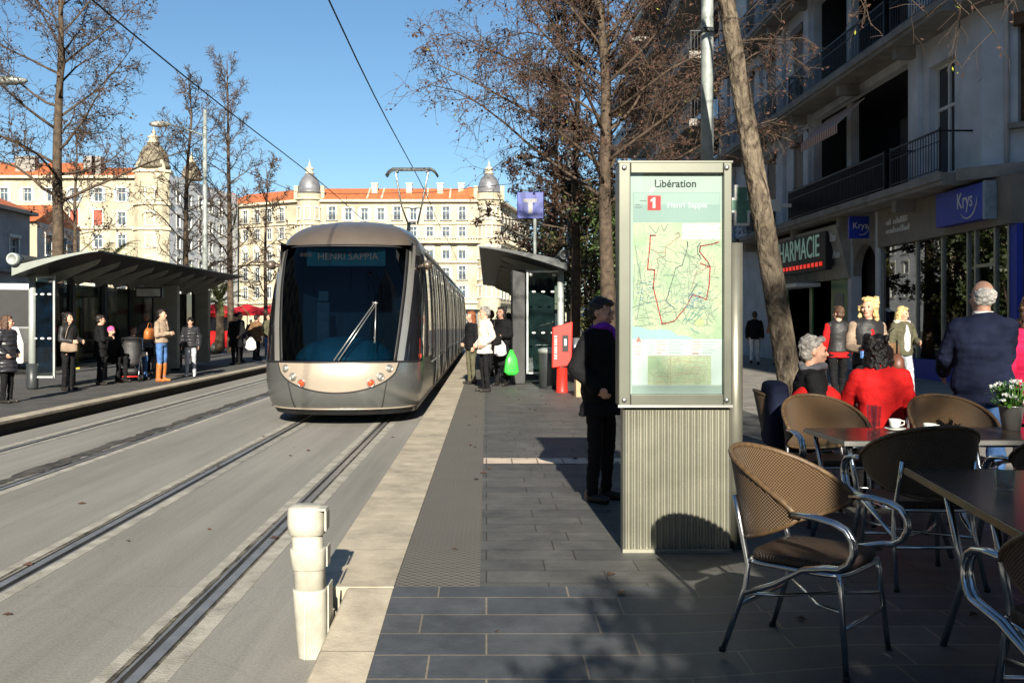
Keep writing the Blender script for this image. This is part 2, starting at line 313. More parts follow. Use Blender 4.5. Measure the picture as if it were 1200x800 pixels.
# ------------------------------------------------------------------ setting
g=MB(); g.bx(-900,900,-60,1500,-.5,-.06); struct(g,'ground','asphalt')
RAILS=[-1.66,-3.10,-4.86,-6.30]; rng=random.Random(5)
def rail_span(x,inner):      # steel head on the outer side, groove on the inner side
    return (x-.03,x+.11) if inner<0 else (x-.11,x+.03)
b=MB(); cuts=[]
for x,inn in((-6.30,1),(-4.86,-1),(-3.10,1),(-1.66,-1)): cuts.append((x-.055,x+.09) if inn>0 else (x-.09,x+.055))
edges=[-7.05]+[q for c in cuts for q in c]+[-.77]
for i in range(0,len(edges),2): b.bx(edges[i],edges[i+1],-40,230,-.25,0)
b.bx(edges[0],edges[-1],-40,230,-.4,-.26)
struct(b,'tramway','concrete')
for x,inn in((-6.30,1),(-4.86,-1),(-3.10,1),(-1.66,-1)):
    # inn = +1: groove lies to the right of the head
    r=MB()
    r.bx(x-.03*1,x+.03,-40,230,-.2,.003)                     # head
    a,c=(x+.03,x+.07) if inn>0 else (x-.07,x-.03)
    r.bx(a,c,-40,230,-.2,-.045)
    a2,c2=(x+.07,x+.09) if inn>0 else (x-.09,x-.07)
    r.bx(a2,c2,-40,230,-.2,-.002)
    r.mi=1
    a3,c3=(x-.055,x-.03) if inn>0 else (x+.03,x+.055)
    n=180; vs=[]
    r.bx(a3,c3,-40,230,-.2,-.012)
    struct(r,'tram_rail',['rail','joint'])
# ragged tar repair along the far track and mortar seams along the near rail
def ragged(name,x0,x1,y0,y1,m,amp,step=.12,z=.004,seed=1,taper=True):
    q=MB(); n=int((y1-y0)/step); L=[];Rr=[]
    for i in range(n+1):
        y=y0+(y1-y0)*i/n; k=1
        if taper: k=min(1,(i/n)*5,(1-i/n)*5)
        a=noise.noise(Vector((y*1.3,seed,0)))*amp+noise.noise(Vector((y*5,seed,3)))*amp*.5
        c=noise.noise(Vector((y*1.1,seed,7)))*amp+noise.noise(Vector((y*6,seed,9)))*amp*.5
        cx=(x0+x1)/2; hw=(x1-x0)/2
        L.append((cx-(hw+a)*k,y,z)); Rr.append((cx+(hw+c)*k,y,z))
    q.add(L+Rr,[(i,n+1+i,n+2+i,i+1) for i in range(n)]); return struct(q,name,m)
M['bedstrip']=mat('rail_bed_mortar',(.36,.34,.29),.9,var=.25,scale=5,bump=.3,bscale=60)
for x_,s_ in((-6.30,1),(-4.86,-1),(-3.10,1),(-1.66,-1)):
    for a_,b_ in(((x_-.17,x_-.06),(x_+.095,x_+.19)) if s_>0 else ((x_-.19,x_-.095),(x_+.06,x_+.17))): q=MB(); q.bx(a_,b_,-20,120,-.02,.003); struct(q,'rail_bed_strip','bedstrip')
ragged('tar_patch',-5.16,-4.955,5,34,'tar',.10,seed=2,step=.09,z=.006)
ragged('tar_seam',-1.775,-1.752,3.2,9,'joint',.012,seed=5,step=.04,z=.006)
ragged('tar_seam',-3.185,-3.165,3,15,'joint',.012,seed=8,step=.05,z=.006)
# pavement with the ramp that drops towards the viewer
YR=5.42
def gz(x,y):
    d=min(.12,max(0,.05*(YR-y))); k=1-min(1,max(0,(x-.7)/1.1)); k=k*k*(3-2*k); return HP-d*k
def sheet(name,xs,ys,m,off=0):
    q=MB(); nx=len(xs); q.add([(x,y,gz(x,y)+off) for y in ys for x in xs],[(j*nx+i,j*nx+i+1,(j+1)*nx+i+1,(j+1)*nx+i) for j in range(len(ys)-1) for i in range(nx-1)])
    return struct(q,name,m)
ysn=[-40,-3]+[-3+.3*i for i in range(1,28)]+[YR]
xsn=[-.51,-.2,.1,.4,.7]+[.7+.1*i for i in range(1,12)]+[4.2]
sheet('ramp_paving',xsn,ysn,'slateramp')
sheet('pavement',[-.036,4.2],[YR,7.85,230],'slate')
sheet('pavement',[4.2,14],[-40,YR,230],'slabs')
sheet('tactile_strip',[-.508,-.036],[YR,60],'tactile')
sheet('tactile_strip',[-.508,-.036],[60,230],'slate')
sheet('tile_band',[-.03,2.6],[10.05,10.45],'tile',.004)
k=MB(); n=len(ysn)                                            # kerbs
def kerb(x0,x1,ys,ch=.012):
    q=MB(); rows=[]
    for y in ys:
        z=gz(x0,y)
        rows.append([(x0,y,-.2),(x0,y,z-ch),(x0+ch,y,z),(x1,y,z),(x1,y,-.2)])
    q.loft(rows,False); return q
struct(kerb(-.77,-.512,[-40,-3]+[-3+.3*i for i in range(1,28)]+[YR-.02]),'kerb','kerbst')
struct(kerb(-.975,-.512,[YR,60,230]),'kerb','kerbst')
q=MB(); q.tube([(-.955,YR-.02,.02),(-.86,YR-.14,.12),(-.80,YR-.3,.16)],[.06,.05,.02],7); struct(q,'broken_kerb','kerbst')
# left platform
q=MB(); q.bx(-7.33,-7.05,-40,75,HP-.05,HP); struct(q,'kerb','kerbst',bevel=.008)
q=MB(); q.bx(-7.33,-7.12,-40,75,-.2,HP-.051); struct(q,'platform_face',mat('dark_face',(.03,.028,.025),.9))  # near-black face set back under the kerb
q=MB(); q.bx(-11.6,-7.332,-40,75,-.2,HP-.003); struct(q,'platform','asphalt')
q=MB(); q.bx(-60,-11.602,-40,140,-.2,.02); struct(q,'road','asphalt')
q=MB(); q.bx(-120,60,231,300,-.2,.02); q.bx(-120,-11.7,140.1,230.9,-.2,.02); q.bx(14.1,60,-40,230.9,-.2,.03); struct(q,'square','slabs')
# ------------------------------------------------------------------ the tram
def interp(tab,z):
    for (a,b),(c,d) in zip(tab,tab[1:]):
        if z<=c: 
            k=(z-a)/(c-a) if c>a else 0
            k=max(0,min(1,k)); return b+(d-b)*k
    return tab[-1][1]
TX,TY0,TY1=-2.36,15.35,51.0
YC=[(.18,.30),(.3,.16),(.5,.05),(.8,0),(1.03,.03),(1.3,.12),(1.8,.30),(2.3,.52),(2.75,.78),(2.92,.92),(3.08,1.02),(3.22,1.22),(3.34,1.55),(3.42,2.0),(3.47,2.7)]
WW=[(.18,1.17),(.35,1.26),(.7,1.30),(1.6,1.30),(2.2,1.275),(2.6,1.24),(2.92,1.20),(3.08,1.16),(3.22,1.06),(3.34,.9),(3.42,.76),(3.47,.6)]
def sm(tab,z): return (interp(tab,z-.06)+interp(tab,z)*2+interp(tab,z+.06))/4
def TS(u,z,off=0):
    w=sm(WW,z); D=1.15; a=min(1,abs(u)); e=2.3
    f=lambda uu:(TX+w*uu, TY0+sm(YC,z)+D*(1-max(0,1-abs(uu)**e)**(1/e)), z)
    p=Vector(f(u))
    if off:
        d=.004; u1=max(-.999,min(.999,u)); 
        a_=Vector(f(u1+d if u1<.99 else u1))-Vector(f(u1-d)); 
        w2=lambda zz:Vector((TX+sm(WW,zz)*u, TY0+sm(YC,zz)+D*(1-max(0,1-abs(u)**e)**(1/e)),zz))
        b_=w2(z+.02)-w2(z-.02); n=a_.cross(b_)
        if n.length>0: n.normalize(); p+=n*off
    return p
def um(z): return .705+.155*max(0,min(1,(z-1.03)/1.89))
ZS=[.18,.24,.3,.4,.5,.6,.7,.8,.9,1.03,1.2,1.4,1.6,1.8,2.0,2.2,2.4,2.6,2.75,2.92,3.0,3.08,3.15,3.22,3.29,3.36,3.42,3.47]
NI,NO=10,9
def cols(z):
    o=[]
    for i in range(NO): 
        k=i/NO; o.append(-(um(z)+(1-um(z))*math.cos(k*PI/2)**1.0) if False else -1+(1-um(z))*(1-math.cos(k*PI/2)))
    o+=[um(z)*(-1+2*i/NI) for i in range(NI+1)]
    o+=[-q for q in reversed(o[:NO])]
    return o
tram=empty('tram',(0,0,0),label='silver bronze tram with curved windscreen and raised pantograph stopped on the near track',cat='tram')
b=MB(); NC=2*NO+NI+1; grid=[[TS(u,z) for u in cols(z)] for z in ZS]
ST=[0,3.5,35.75]
vs=[p for r in grid for p in r]; nf=[]
for j in range(len(ZS)-1):
    for i in range(NC-1):
        if 1.02<ZS[j]<2.9 and NO<=i<NO+NI: continue
        nf.append((j*NC+i,j*NC+i+1,(j+1)*NC+i+1,(j+1)*NC+i))
b.add(vs,nf,True)
for sgn,ci in((-1,0),(1,NC-1)):
    side=[grid[j][ci] for j in range(len(ZS))]
    back=[Vector((p.x,TY1,p.z)) for p in side]; n=len(ZS)
    b.add(side+back,[(j,j+1,n+j+1,n+j) for j in range(n-1)],True)
top=grid[-1]; b.add(top+[Vector((p.x,TY1,p.z)) for p in top],[(i,i+1,NC+i+1,NC+i) for i in range(NC-1)],True)
b.quad((TX-1.2,TY1,.2),(TX+1.2,TY1,.2),(TX+1.1,TY1,3.2),(TX-1.1,TY1,3.2))
M['trampaint']=mat('tram_bronze_paint',(.225,.18,.14),.33,.65,var=.10,scale=1.5)
M['tramsilver']=mat('tram_silver_paint',(.25,.255,.25),.24,.75,var=.08,scale=1.5)
M['noseb']=mat('tram_beige_nose',(.37,.31,.245),.38,.3,var=.05,scale=2)
M['dkblue']=mat('cab_interior_blue',(.004,.005,.012),.6); M['teal']=mat('dashboard_teal',(.05,.24,.29),.35,var=.15)
b.build('body','tramsilver',tram)
def patch(name,m,u0,u1,z0,z1,off,nu=14,nz=8,par=tram,thick=0):
    """patch on the front skin; u0/u1/z0/z1 may be functions of the other parameter"""
    q=MB(); P=[]
    for j in range(nz+1):
        for i in range(nu+1):
            s_,t_=i/nu,j/nz
            if callable(z0): u=u0+(u1-u0)*s_; z=z0(u)+(z1(u)-z0(u))*t_
            else:
                z=z0+(z1-z0)*t_; a=u0(z) if callable(u0) else u0; c=u1(z) if callable(u1) else u1; u=a+(c-a)*s_
            P.append(TS(u,z,off))
    q.add(P,[(j*(nu+1)+i,j*(nu+1)+i+1,(j+1)*(nu+1)+i+1,(j+1)*(nu+1)+i) for j in range(nz) for i in range(nu)],True)
    o=q.build(name,m,par,recalc=False)
    if thick:
        s=o.modifiers.new('t','SOLIDIFY'); s.thickness=thick; s.offset=0
    return o
# windscreen with dark border
patch('windscreen','windscreen',lambda z:-um(z),lambda z:um(z),1.03,2.92,.012,20,16)
for a,c in((lambda z:-um(z)-.004,lambda z:-um(z)+.035),(lambda z:um(z)-.035,lambda z:um(z)+.004)): patch('windscreen_seal','black',a,c,1.02,2.92,.018,2,16,thick=.004)
patch('windscreen_seal','black',lambda z:-um(z),lambda z:um(z),2.90,2.935,.018,16,1,thick=.004)
patch('windscreen_seal','black',-.99,.99,1.015,1.04,.014,40,1,thick=.004)
# bronze roof hood and beige nose
patch('roof_hood','trampaint',lambda z:-.872,lambda z:.872,2.94,3.45,.008,26,10)
M['pillar']=mat('pillar_silver',(.46,.45,.41),.28,.7,var=.05)
for s_ in(-1,1): patch('windscreen_pillar','pillar',(lambda z:um(z)+.006) if s_>0 else (lambda z:-um(z)-.082),(lambda z:um(z)+.082) if s_>0 else (lambda z:-um(z)-.006),1.03,2.97,.014,5,16)
arc=lambda u:1.015-.455*math.sqrt(max(0,1-(u/.735)**2))
patch('nose_panel','noseb',-.733,.733,arc,lambda u:1.012,.010,30,6)
q=MB(); q.tube([TS(u,arc(u)-.008,.010) for u in [-.735+1.47*i/40 for i in range(41)]],.010,6); q.build('nose_seam','black',tram)
for s_ in(-1,1):
    q=MB(); q.tube([TS(s_*(.60-.05*(k/8)),.72-.50*k/8,.006) for k in range(9)],.007,6); q.build('bumper_seam','black',tram)
    q=MB(); q.tube([TS(s_*.90,1.0,.004),TS(s_*.90,.6,.004),TS(s_*.85,.25,.004)],.004,6); q.build('bumper_seam','black',tram)
q=MB(); q.tube([TS(u,.29,.012) for u in [-.97+1.94*i/30 for i in range(31)]],.012,6); q.build('bumper_trim','noseb',tram)
patch('skirt','black',-.99,.99,.185,.25,.006,30,2)
# lamps
def lamp(u,z,r,glassm,name):
    c=TS(u,z,.004); n=(TS(u,z,.1)-TS(u,z,0)).normalized(); Mx=n.to_track_quat('Z','Y').to_matrix().to_4x4()
    o=MB(); o.lathe([(r*1.12,0),(r*1.12,.022),(r*.9,.026),(r*.86,.01)],c,20,Mx=Mx); hl=o.build('headlight' if name!='indicator' else 'indicator','steel',tram)
    o=MB(); o.lathe([(r*.88,.008),(r*.8,.03),(r*.5,.042),(r*.05,.046)],c,20,Mx=Mx); o.build('lens',glassm,hl)
M['lensclear']=mat('lamp_lens',(.40,.39,.34),.15,.5,var=.3,scale=40); M['lensred']=mat('orange_lamp_lens',(.80,.06,.02),.15,var=.1,emit=.18)
for s_ in(-1,1):
    lamp(s_*.625,.925,.054,'lensclear','headlight'); lamp(s_*.525,.80,.056,'lensclear','headlight'); lamp(s_*.415,.705,.058,'lensred','indicator')
# cab interior
q=MB(); x0,x1,y0,y1=TX-1.1,TX+1.1,TY0+1.15,TY0+3.0
q.quad((x0,y1,.9),(x1,y1,.9),(x1,y1,3.1),(x0,y1,3.1)); q.quad((x0,y0,.98),(x1,y0,.98),(x1,y1,.98),(x0,y1,.98)); q.quad((x0,y0,2.95),(x1,y0,2.95),(x1,y1,2.95),(x0,y1,2.95))
q.quad((x0,y0,.9),(x0,y1,.9),(x0,y1,3.),(x0,y0,3.)); q.quad((x1,y0,.9),(x1,y1,.9),(x1,y1,3.),(x1,y0,3.)); q.build('cab_lining','dkblue',tram,recalc=False)
q=MB(); rows=[]
for k in range(9):
    a=PI*k/16; rows.append([(TX+.83*math.cos(2*PI*j/32)*math.cos(a*.98),TY0+1.05+.75*math.sin(2*PI*j/32)*math.cos(a*.98),1.0+.42*math.sin(a)) for j in range(32)])
q.loft(rows); dash=q.build('dashboard','teal',tram)
q=MB(); q.box((TX-.12,TY0+.95,1.17),(.5,.12,.03)); q.build('red_panel','redpaint',dash)
q=MB(); q.lathe([(.16,0),(.18,.02),(.15,.05)],(TX+.1,TY0+.5,1.05),20); q.build('desk','teal',dash)
q=MB(); q.bx(TX-.62,TX-.40,TY0+1.9,TY0+2.0,1.0,2.0); q.bx(TX-.60,TX-.42,TY0+1.92,TY0+1.99,2.02,2.2); q.build('driver_seat',M['f_grey'],tram,bevel=.02)
# destination display
q=MB(); q.bx(TX-.66,TX+.66,TY0+1.16,TY0+1.2,2.60,2.90); disp=q.build('destination_display',mat('display_black',(.03,.10,.10),.3,emit=.08),tram)
M['led']=mat('led_orange',(.75,.20,.10),.5,emit=.12,var=0)
text('display_text','***  HENRI SAPPIA',.165,(TX-.12,TY0+1.155,2.755),CAMF,'led',disp,.002,1.0)
# wiper
q=MB(); wa=TS(-.02,1.045,.05); wb=TS(.43,1.95,.055); off=Vector((.05,-.01,-.03))
q.tube([wa,wb],.012,6); q.tube([wa+Vector((.07,0,0)),wb+Vector((.02,0,-.03))],.010,6); q.tube([wb+Vector((-.04,0,.0)),wb+Vector((.05,-.01,-.01))],.016,6)
q.tube([wb+Vector((.02,0,.02)),TS(.45,1.32,.03)],.010,6); q.build('wiper','steel',tram)
# side glazing, pillars, doors, bellows (right flank seen; left flank the same)
def fx(z,s_): return TX+s_*(sm(WW,z)+.006)
def flank(name,m,y0,y1,z0,z1,s_,off=0,par=tram,nz=8):
    q=MB(); P=[]
    for j in range(nz+1):
        z=z0+(z1-z0)*j/nz; P+=[(fx(z,s_)+s_*off,y0,z),(fx(z,s_)+s_*off,y1,z)]
    q.add(P,[(2*j,2*j+1,2*j+3,2*j+2) for j in range(nz)],True); o=q.build(name,m,par,recalc=False)
    sd=o.modifiers.new('t','SOLIDIFY'); sd.thickness=.01; sd.offset=0; return o
M['sideglass']=mat('tram_black_glass',(.010,.010,.012),.06,0,var=.1,spec=.8)
for s_ in(-1,1):
    patch('cab_side_window','sideglass',(lambda z:um(z)+.085) if s_>0 else (lambda z:-.999),(lambda z:.999) if s_>0 else (lambda z:-um(z)-.085),1.04,2.80,.008,12,10)
    flank('cab_side_window','sideglass',TY0+1.85,TY0+3.3,1.04,2.86,s_,.004)
    flank('side_band','sideglass',TY0+3.2,TY1-.2,.93,2.90,s_,-.002)
    y=TY0+3.45; mod=0
    while y<TY1-1:
        L=6.6; ye=min(y+L,TY1-.3)
        # window | door | window | door
        seg=[('win',1.45),('door',1.35),('win',1.9),('door',1.35)]
        yy=y
        for kind,ln in seg:
            if yy+ln>ye+.1: break
            if kind=='win': flank('side_window','sideglass',yy+.02,yy+ln-.02,.95,2.86,s_,.004)
            else:
                d=flank('door','sideglass',yy+.03,yy+ln/2-.01,.36,2.86,s_,.010); flank('door_edge','darkmetal',yy+.0,yy+.04,.34,2.88,s_,.022,d); flank('door_edge','tramsilver',yy+ln-.04,yy+ln,.34,2.88,s_,.022,d)
                flank('door','sideglass',yy+ln/2+.01,yy+ln-.03,.36,2.86,s_,.010)
            yy+=ln
        if ye<TY1-1: flank('bellows','black',ye-.02,ye+.42,.3,3.2,s_,.012)
        y=ye+.55
    flank('roof_rail','steel',TY0+3.4,TY1-.1,2.95,3.02,s_,.02,nz=2)
    flank('side_trim','tramsilver',TY0+3.4,TY1-.1,.88,.92,s_,.012,nz=2)
for k in range(5):
    q=MB(); q.bx(TX-.7,TX+.7,TY0+7.5+5.4*k,TY0+10.8+5.4*k,3.40,3.64); q.build('roof_equipment','tramsilver',tram,bevel=.08)
# mirror pods
for s_ in(-1,1):
    c=TS(s_*.985,2.62,.10); q=MB(); q.ell((c.x+s_*.03,c.y+.02,c.z),(.085,.15,.085)); q.tube([TS(s_*.985,2.62,0),c],.03,6); q.build('mirror_pod','trampaint',tram)
q=MB(); q.lathe([(.035,0),(.035,.012)],TS(.97,1.10,.01),12,Mx=Matrix.Rotation(R(90),4,'Y')); q.build('side_marker','lensred',tram)
# bogies in the dark under the floor
for yb in(TY0+4.2,TY0+19,TY0+32): 
    q=MB(); q.bx(TX-1.0,TX+1.0,yb-1,yb+1,.12,.3)
    for s_ in(-1,1):
        for dy in(-.75,.75): q.lathe([(.28,-.05),(.28,.05)],(TX+s_*.72,yb+dy,.285),18,Mx=Matrix.Rotation(R(90),4,'Y'))
    q.build('bogie','black',tram)
# pantograph
YP=31.2; pg=MB(); pg.bx(TX-.5,TX+.5,YP-.5,YP+.6,3.42,3.6); pg.tube([(TX-.17,YP-.6,3.5),(TX-.17,YP+.9,4.85)],.06,8); pg.tube([(TX-.2,YP+.9,4.85),(TX+.05,YP+.9,4.85)],.05,8)
pan=pg.build('pantograph','darkmetal',tram)
q=MB()
for s_ in(-1,1): q.tube([(TX+s_*.16-.05,YP+.9,4.85),(TX+s_*.32-.05,YP+.4,5.35),(TX+s_*.52,YP-.1,6.38)],.032,6)
q.tube([(TX-.3,YP+.4,5.3),(TX+.25,YP+.4,5.3)],.02,6); q.build('upper_arm','redpaint' if False else 'steel',pan)
q=MB()
for dy in(-.2,.12): q.tube([(TX-.82,YP+dy,6.25),(TX-.72,YP+dy,6.4),(TX-.6,YP+dy,6.47),(TX+.6,YP+dy,6.47),(TX+.72,YP+dy,6.4),(TX+.82,YP+dy,6.25)],.036,6)
q.bx(TX-.5,TX-.44,YP-.2,YP+.12,6.37,6.45); q.bx(TX+.44,TX+.5,YP-.2,YP+.12,6.37,6.45); q.build('collector_head','darkmetal',pan)
# ------------------------------------------------------------------ overhead wires
WL=['overhead contact wire touching the pantograph above the tram','overhead contact wire above the empty left track']
for i,(x,z) in enumerate(((TX,6.52),(-5.57,6.25))):
    q=MB(); pts=[(x+.05*math.sin(y*.2),y,z+.06*math.cos(y*.21)) for y in range(-6,120,3)]
    q.tube(pts,.014,5); tag(q.build('contact_wire','black'),WL[i],'wire','contact wires over the two tracks')
q=MB(); q.tube([(-11.1,39,8.2),(-7.5,39,6.75),(TX-3.2,39,6.7),(TX,39,6.75),(1.0,39,7.1),(3.2,39,8.3)],.012,5); q.tube([(TX,39,6.75),(TX,39,6.52)],.01,4); q.tube([(-5.57,39,6.6),(-5.57,39,6.2)],.01,4)
tag(q.build('span_wire','black'),'thin cross span wire hung between the lamp poles beyond the pantograph','wire')
# ------------------------------------------------------------------ the map panel
SD=6.19
pan=empty('information_panel',(1.2,SD,HP),label='tall steel information panel with a lit tram map over a ribbed metal base',cat='information panel')
def P6(px,py,dy=0): return (PX(px,SD)-1.2, dy, ZY(py,SD)-HP)
q=MB(); x0,z1=P6(725,190)[0],P6(725,190)[2]; x1,z0=P6(858,475)[0],P6(858,475)[2]
ix0,iz1=P6(739,203)[0],P6(739,203)[2]; ix1,iz0=P6(848,462)[0],P6(848,462)[2]
q.bx(x0,ix0,0,.16,z0,z1); q.bx(ix1,x1,0,.16,z0,z1); q.bx(ix0,ix1,.001,.16,iz1,z1); q.bx(ix0,ix1,.001,.16,z0,iz0); q.bx(ix0,ix1,.05,.15,iz0,iz1)
q.build('frame','framesteel',pan,bevel=.006)
q=MB(); q.bx(x0-.004,x1+.004,-.004,.004,z0-.012,z0+.004); q.build('frame_edge','steel',pan)
q=MB(); q.bx(x0-.004,x1+.004,-.004,.165,z1-.004,z1+.008); q.build('frame_edge','framesteel',pan)
for sx in(x0+.035,x1-.035):
    for sz in(z0+.035,z1-.035):
        q=MB(); q.lathe([(.016,0),(.016,.008),(.010,.014)],(sx,-.001,sz),14,Mx=Matrix.Rotation(R(90),4,'X')); q.build('bolt','steel',pan)
# corrugated base
bx0,bx1=P6(731,0)[0],P6(858,0)[0]; n=18*8; rows=[]
q=MB(); vs=[]
for i in range(n+1):
    x=bx0+(bx1-bx0)*i/n; y=.035+.011*math.cos(2*PI*i/8); vs+=[(x,y,.02),(x,y,z0-.03)]
q.add(vs,[(2*i,2*i+2,2*i+3,2*i+1) for i in range(n)],True)
q.bx(bx0,bx1,.06,.15,.0,z0-.02); q.bx(bx0-.004,bx1+.004,.018,.05,0,.022); q.build('ribbed_base','brushed',pan)
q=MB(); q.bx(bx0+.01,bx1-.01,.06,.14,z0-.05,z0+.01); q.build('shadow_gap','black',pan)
q=MB(); q.tube([(x1+.052,.14,-.02),(x1+.052,.14,P6(0,283)[2])],.05,16); q.build('side_post','brushed',pan)
M['paper']=mat('poster_paper',(.46,.50,.44),.6,var=.03,scale=3)
def mapmat():
    m,t,b=nt('map_print'); L=t.links; b.inputs['Roughness'].default_value=.5
    co=N(t,'ShaderNodeTexCoord'); n=N(t,'ShaderNodeTexNoise',Scale=7,Detail=4); L.new(co.outputs['Object'],n.inputs['Vector'])
    r=N(t,'ShaderNodeValToRGB'); e=r.color_ramp.elements; e[0].position=.35; e[0].color=(.36,.46,.27,1); e[1].position=.66; e[1].color=(.58,.56,.34,1); k=e.new(.5); k.color=(.51,.54,.35,1); L.new(n.outputs[0],r.inputs[0])
    out=r.outputs[0]
    for sc,th,col in((16,.012,(.30,.32,.22,1)),(44,.04,(.42,.43,.28,1))):
        v=N(t,'ShaderNodeTexVoronoi',feature='DISTANCE_TO_EDGE',Scale=sc); L.new(co.outputs['Object'],v.inputs['Vector'])
        mr=N(t,'ShaderNodeMapRange'); mr.inputs['From Max'].default_value=th*4; mr.inputs['To Min'].default_value=.75; mr.inputs['To Max'].default_value=0; L.new(v.outputs['Distance'],mr.inputs['Value'])
        mx=N(t,'ShaderNodeMix',data_type='RGBA'); L.new(mr.outputs[0],mx.inputs['Factor']); L.new(out,mx.inputs['A']); mx.inputs['B'].default_value=col; out=mx.outputs['Result']
    L.new(out,b.inputs['Base Color']); return m
M['map']=mapmat()
def ink(name,c): M[name]=mat(name,c,.6,var=.03); return name
ink('sea_ink',(.38,.52,.53)); ink('red_ink',(.50,.03,.025)); ink('pink_ink',(.52,.22,.18)); ink('grey_ink',(.15,.17,.16)); ink('lightgrey_ink',(.33,.38,.34)); ink('band_ink',(.32,.40,.365)); ink('blue_ink',(.12,.24,.36)); ink('teal_ink',(.06,.26,.26)); ink('dark_ink',(.035,.04,.04)); ink('white_ink',(.62,.66,.61)); ink('redsq_ink',(.60,.045,.045)); ink('yellow_ink',(.56,.57,.26)); ink('bandlight_ink',(.40,.47,.42))
def C1(x,y): return (725+x/5.336,190+y/5.336)
def C2(x,y): return (725+x/5.0,330+y/5.0)
q=MB(); q.bx(ix0,ix1,.040,.046,iz0,iz1); poster=q.build('poster','paper',pan)
def pquad(name,a,b_,m,dy,par=poster):
    A,B=P6(*a),P6(*b_); q=MB(); q.quad((A[0],dy,B[2]),(B[0],dy,B[2]),(B[0],dy,A[2]),(A[0],dy,A[2])); return q.build(name,m,par,recalc=False)
def strip(q,pts,w_,dy):
    L=[P6(*p) for p in pts]
    for (ax,_,az),(bx_,_,bz) in zip(L,L[1:]):
        d=Vector((bx_-ax,bz-az)); 
        if d.length<1e-6: continue
        d.normalize(); nx,nz=-d.y*w_/2,d.x*w_/2; ex,ez=d.x*w_*.4,d.y*w_*.4
        q.quad((ax-nx-ex,dy,az-nz-ez),(bx_-nx+ex,dy,bz-nz+ez),(bx_+nx+ex,dy,bz+nz+ez),(ax+nx-ex,dy,az+nz-ez))
def line(name,pl,w_,m,dy,wob=0):
    q=MB(); rr=random.Random(3)
    for i,pts in enumerate(pl):
        if wob:
            o=[]
            for (a,b_),(c,d) in zip(pts,pts[1:]):
                for k in range(4): o.append((a+(c-a)*k/4+rr.uniform(-wob,wob),b_+(d-b_)*k/4+rr.uniform(-wob,wob)))
            pts=o+[pts[-1]]
        strip(q,pts,w_,dy-.00002*i)
    return q.build(name,m,poster,recalc=False)
pquad('header_band',C1(95,185),C1(645,372),'band_ink',.0390)
pquad('header_highlight',C1(100,190),C1(640,262),'bandlight_ink',.0386)
pquad('line_badge',C1(187,205),C1(270,297),'redsq_ink',.0380)
A=P6(*C1(227,250)); q=MB(); q.prism([(-.008,-.034),(.009,-.034),(.009,.034),(-.003,.034),(-.021,.019),(-.021,.005),(-.008,.014)],.0368,.0374,lambda x,z,y:(A[0]+x,y,A[2]+z)); q.build('line_number','white_ink',poster)
A=P6(*C1(362,128)); text('stop_name','Libération',.068,(A[0],.0375,A[2]-.003),CAMF,'dark_ink',poster,.0004,.96,bold=.0011)
A=P6(*C1(436,265)); text('direction_name','Henri Sappia',.052,(A[0],.0375,A[2]),CAMF,'white_ink',poster,.0004,.96,bold=.0008)
line('small_strokes',[[C1(110,278),C1(150,278)],[C1(140,238),C1(180,238)],[C1(112,262),C1(140,262)]],.004,'grey_ink',.0378)
pquad('area_map',C1(95,375),C2(612,335),'map',.0390)
sea=[C2(85,262),C2(130,265),C2(190,285),C2(250,278),C2(310,285),C2(350,315),C2(400,318),C2(440,328),C2(440,336),C2(85,336)]
q=MB(); q.add([(P6(*p)[0],.0384,P6(*p)[2]) for p in sea],[tuple(range(len(sea)))]); q.build('sea',M['sea_ink'],poster)
for (a,b_) in((C1(405,380),C1(645,480)),): pquad('legend_box',a,b_,'white_ink',.0385)
line('legend_lines',[[C1(412+dx,390+dy),C1(412+dx+l,390+dy)] for dx,dy,l in((0,0,26),(40,2,80),(0,18,22),(40,20,60),(0,40,22),(42,42,70),(150,0,60),(150,20,50),(150,42,70),(42,70,90))],.0022,'pink_ink',.0381)
rd=random.Random(12); net=[]
for i in range(130):
    x,y=rd.uniform(100,610),rd.uniform(500,1000); a=rd.choice((0.3,1.3,-.5,1.9))+rd.uniform(-.3,.3); p=[C1(x,y)]
    for k in range(rd.randint(2,5)):
        a+=rd.uniform(-.5,.5); x=min(640,max(98,x+30*math.cos(a))); y=min(1020,max(400,y+30*math.sin(a))); p.append(C1(x,y))
    net.append(p)
ink('midgrey_ink',(.27,.30,.24)); line('street_lines',net,.0024,'midgrey_ink',.0382)
line('river_lines',[[C1(110,520),C1(128,640),C1(150,760)],[C2(145,20),C2(110,230)],[C1(200,400),C1(240,440),C1(262,395)],[C1(270,390),C1(290,425),C1(315,385)],[C2(95,215),C2(205,208)],[C2(100,260),C2(190,255)],[C2(85,150),C2(210,115)],[C2(410,60),C2(440,90)],[C2(560,180),C2(590,150)],[C1(440,575),C1(520,610)]],.0035,'grey_ink',.0380,.5)
line('grey_route',[[C1(437,490),C1(440,520),C1(405,640),C1(365,660),C1(325,790),C2(297,75),C2(283,110),C2(335,160)],[C1(520,495),C1(500,530),C1(505,570),C1(525,605)],[C2(470,5),C2(440,60),C2(415,90)]],.0055,'grey_ink',.0378,.4)
line('pink_route',[[C1(390,455),C1(380,435),C1(360,450)],[C1(390,455),C1(300,530),C1(300,585),C1(245,600),C1(255,640),C1(240,720)],[C1(205,540),C1(250,565),C1(300,560)],[C1(575,655),C1(490,690),C1(465,790)]],.004,'pink_ink',.0377,.3)
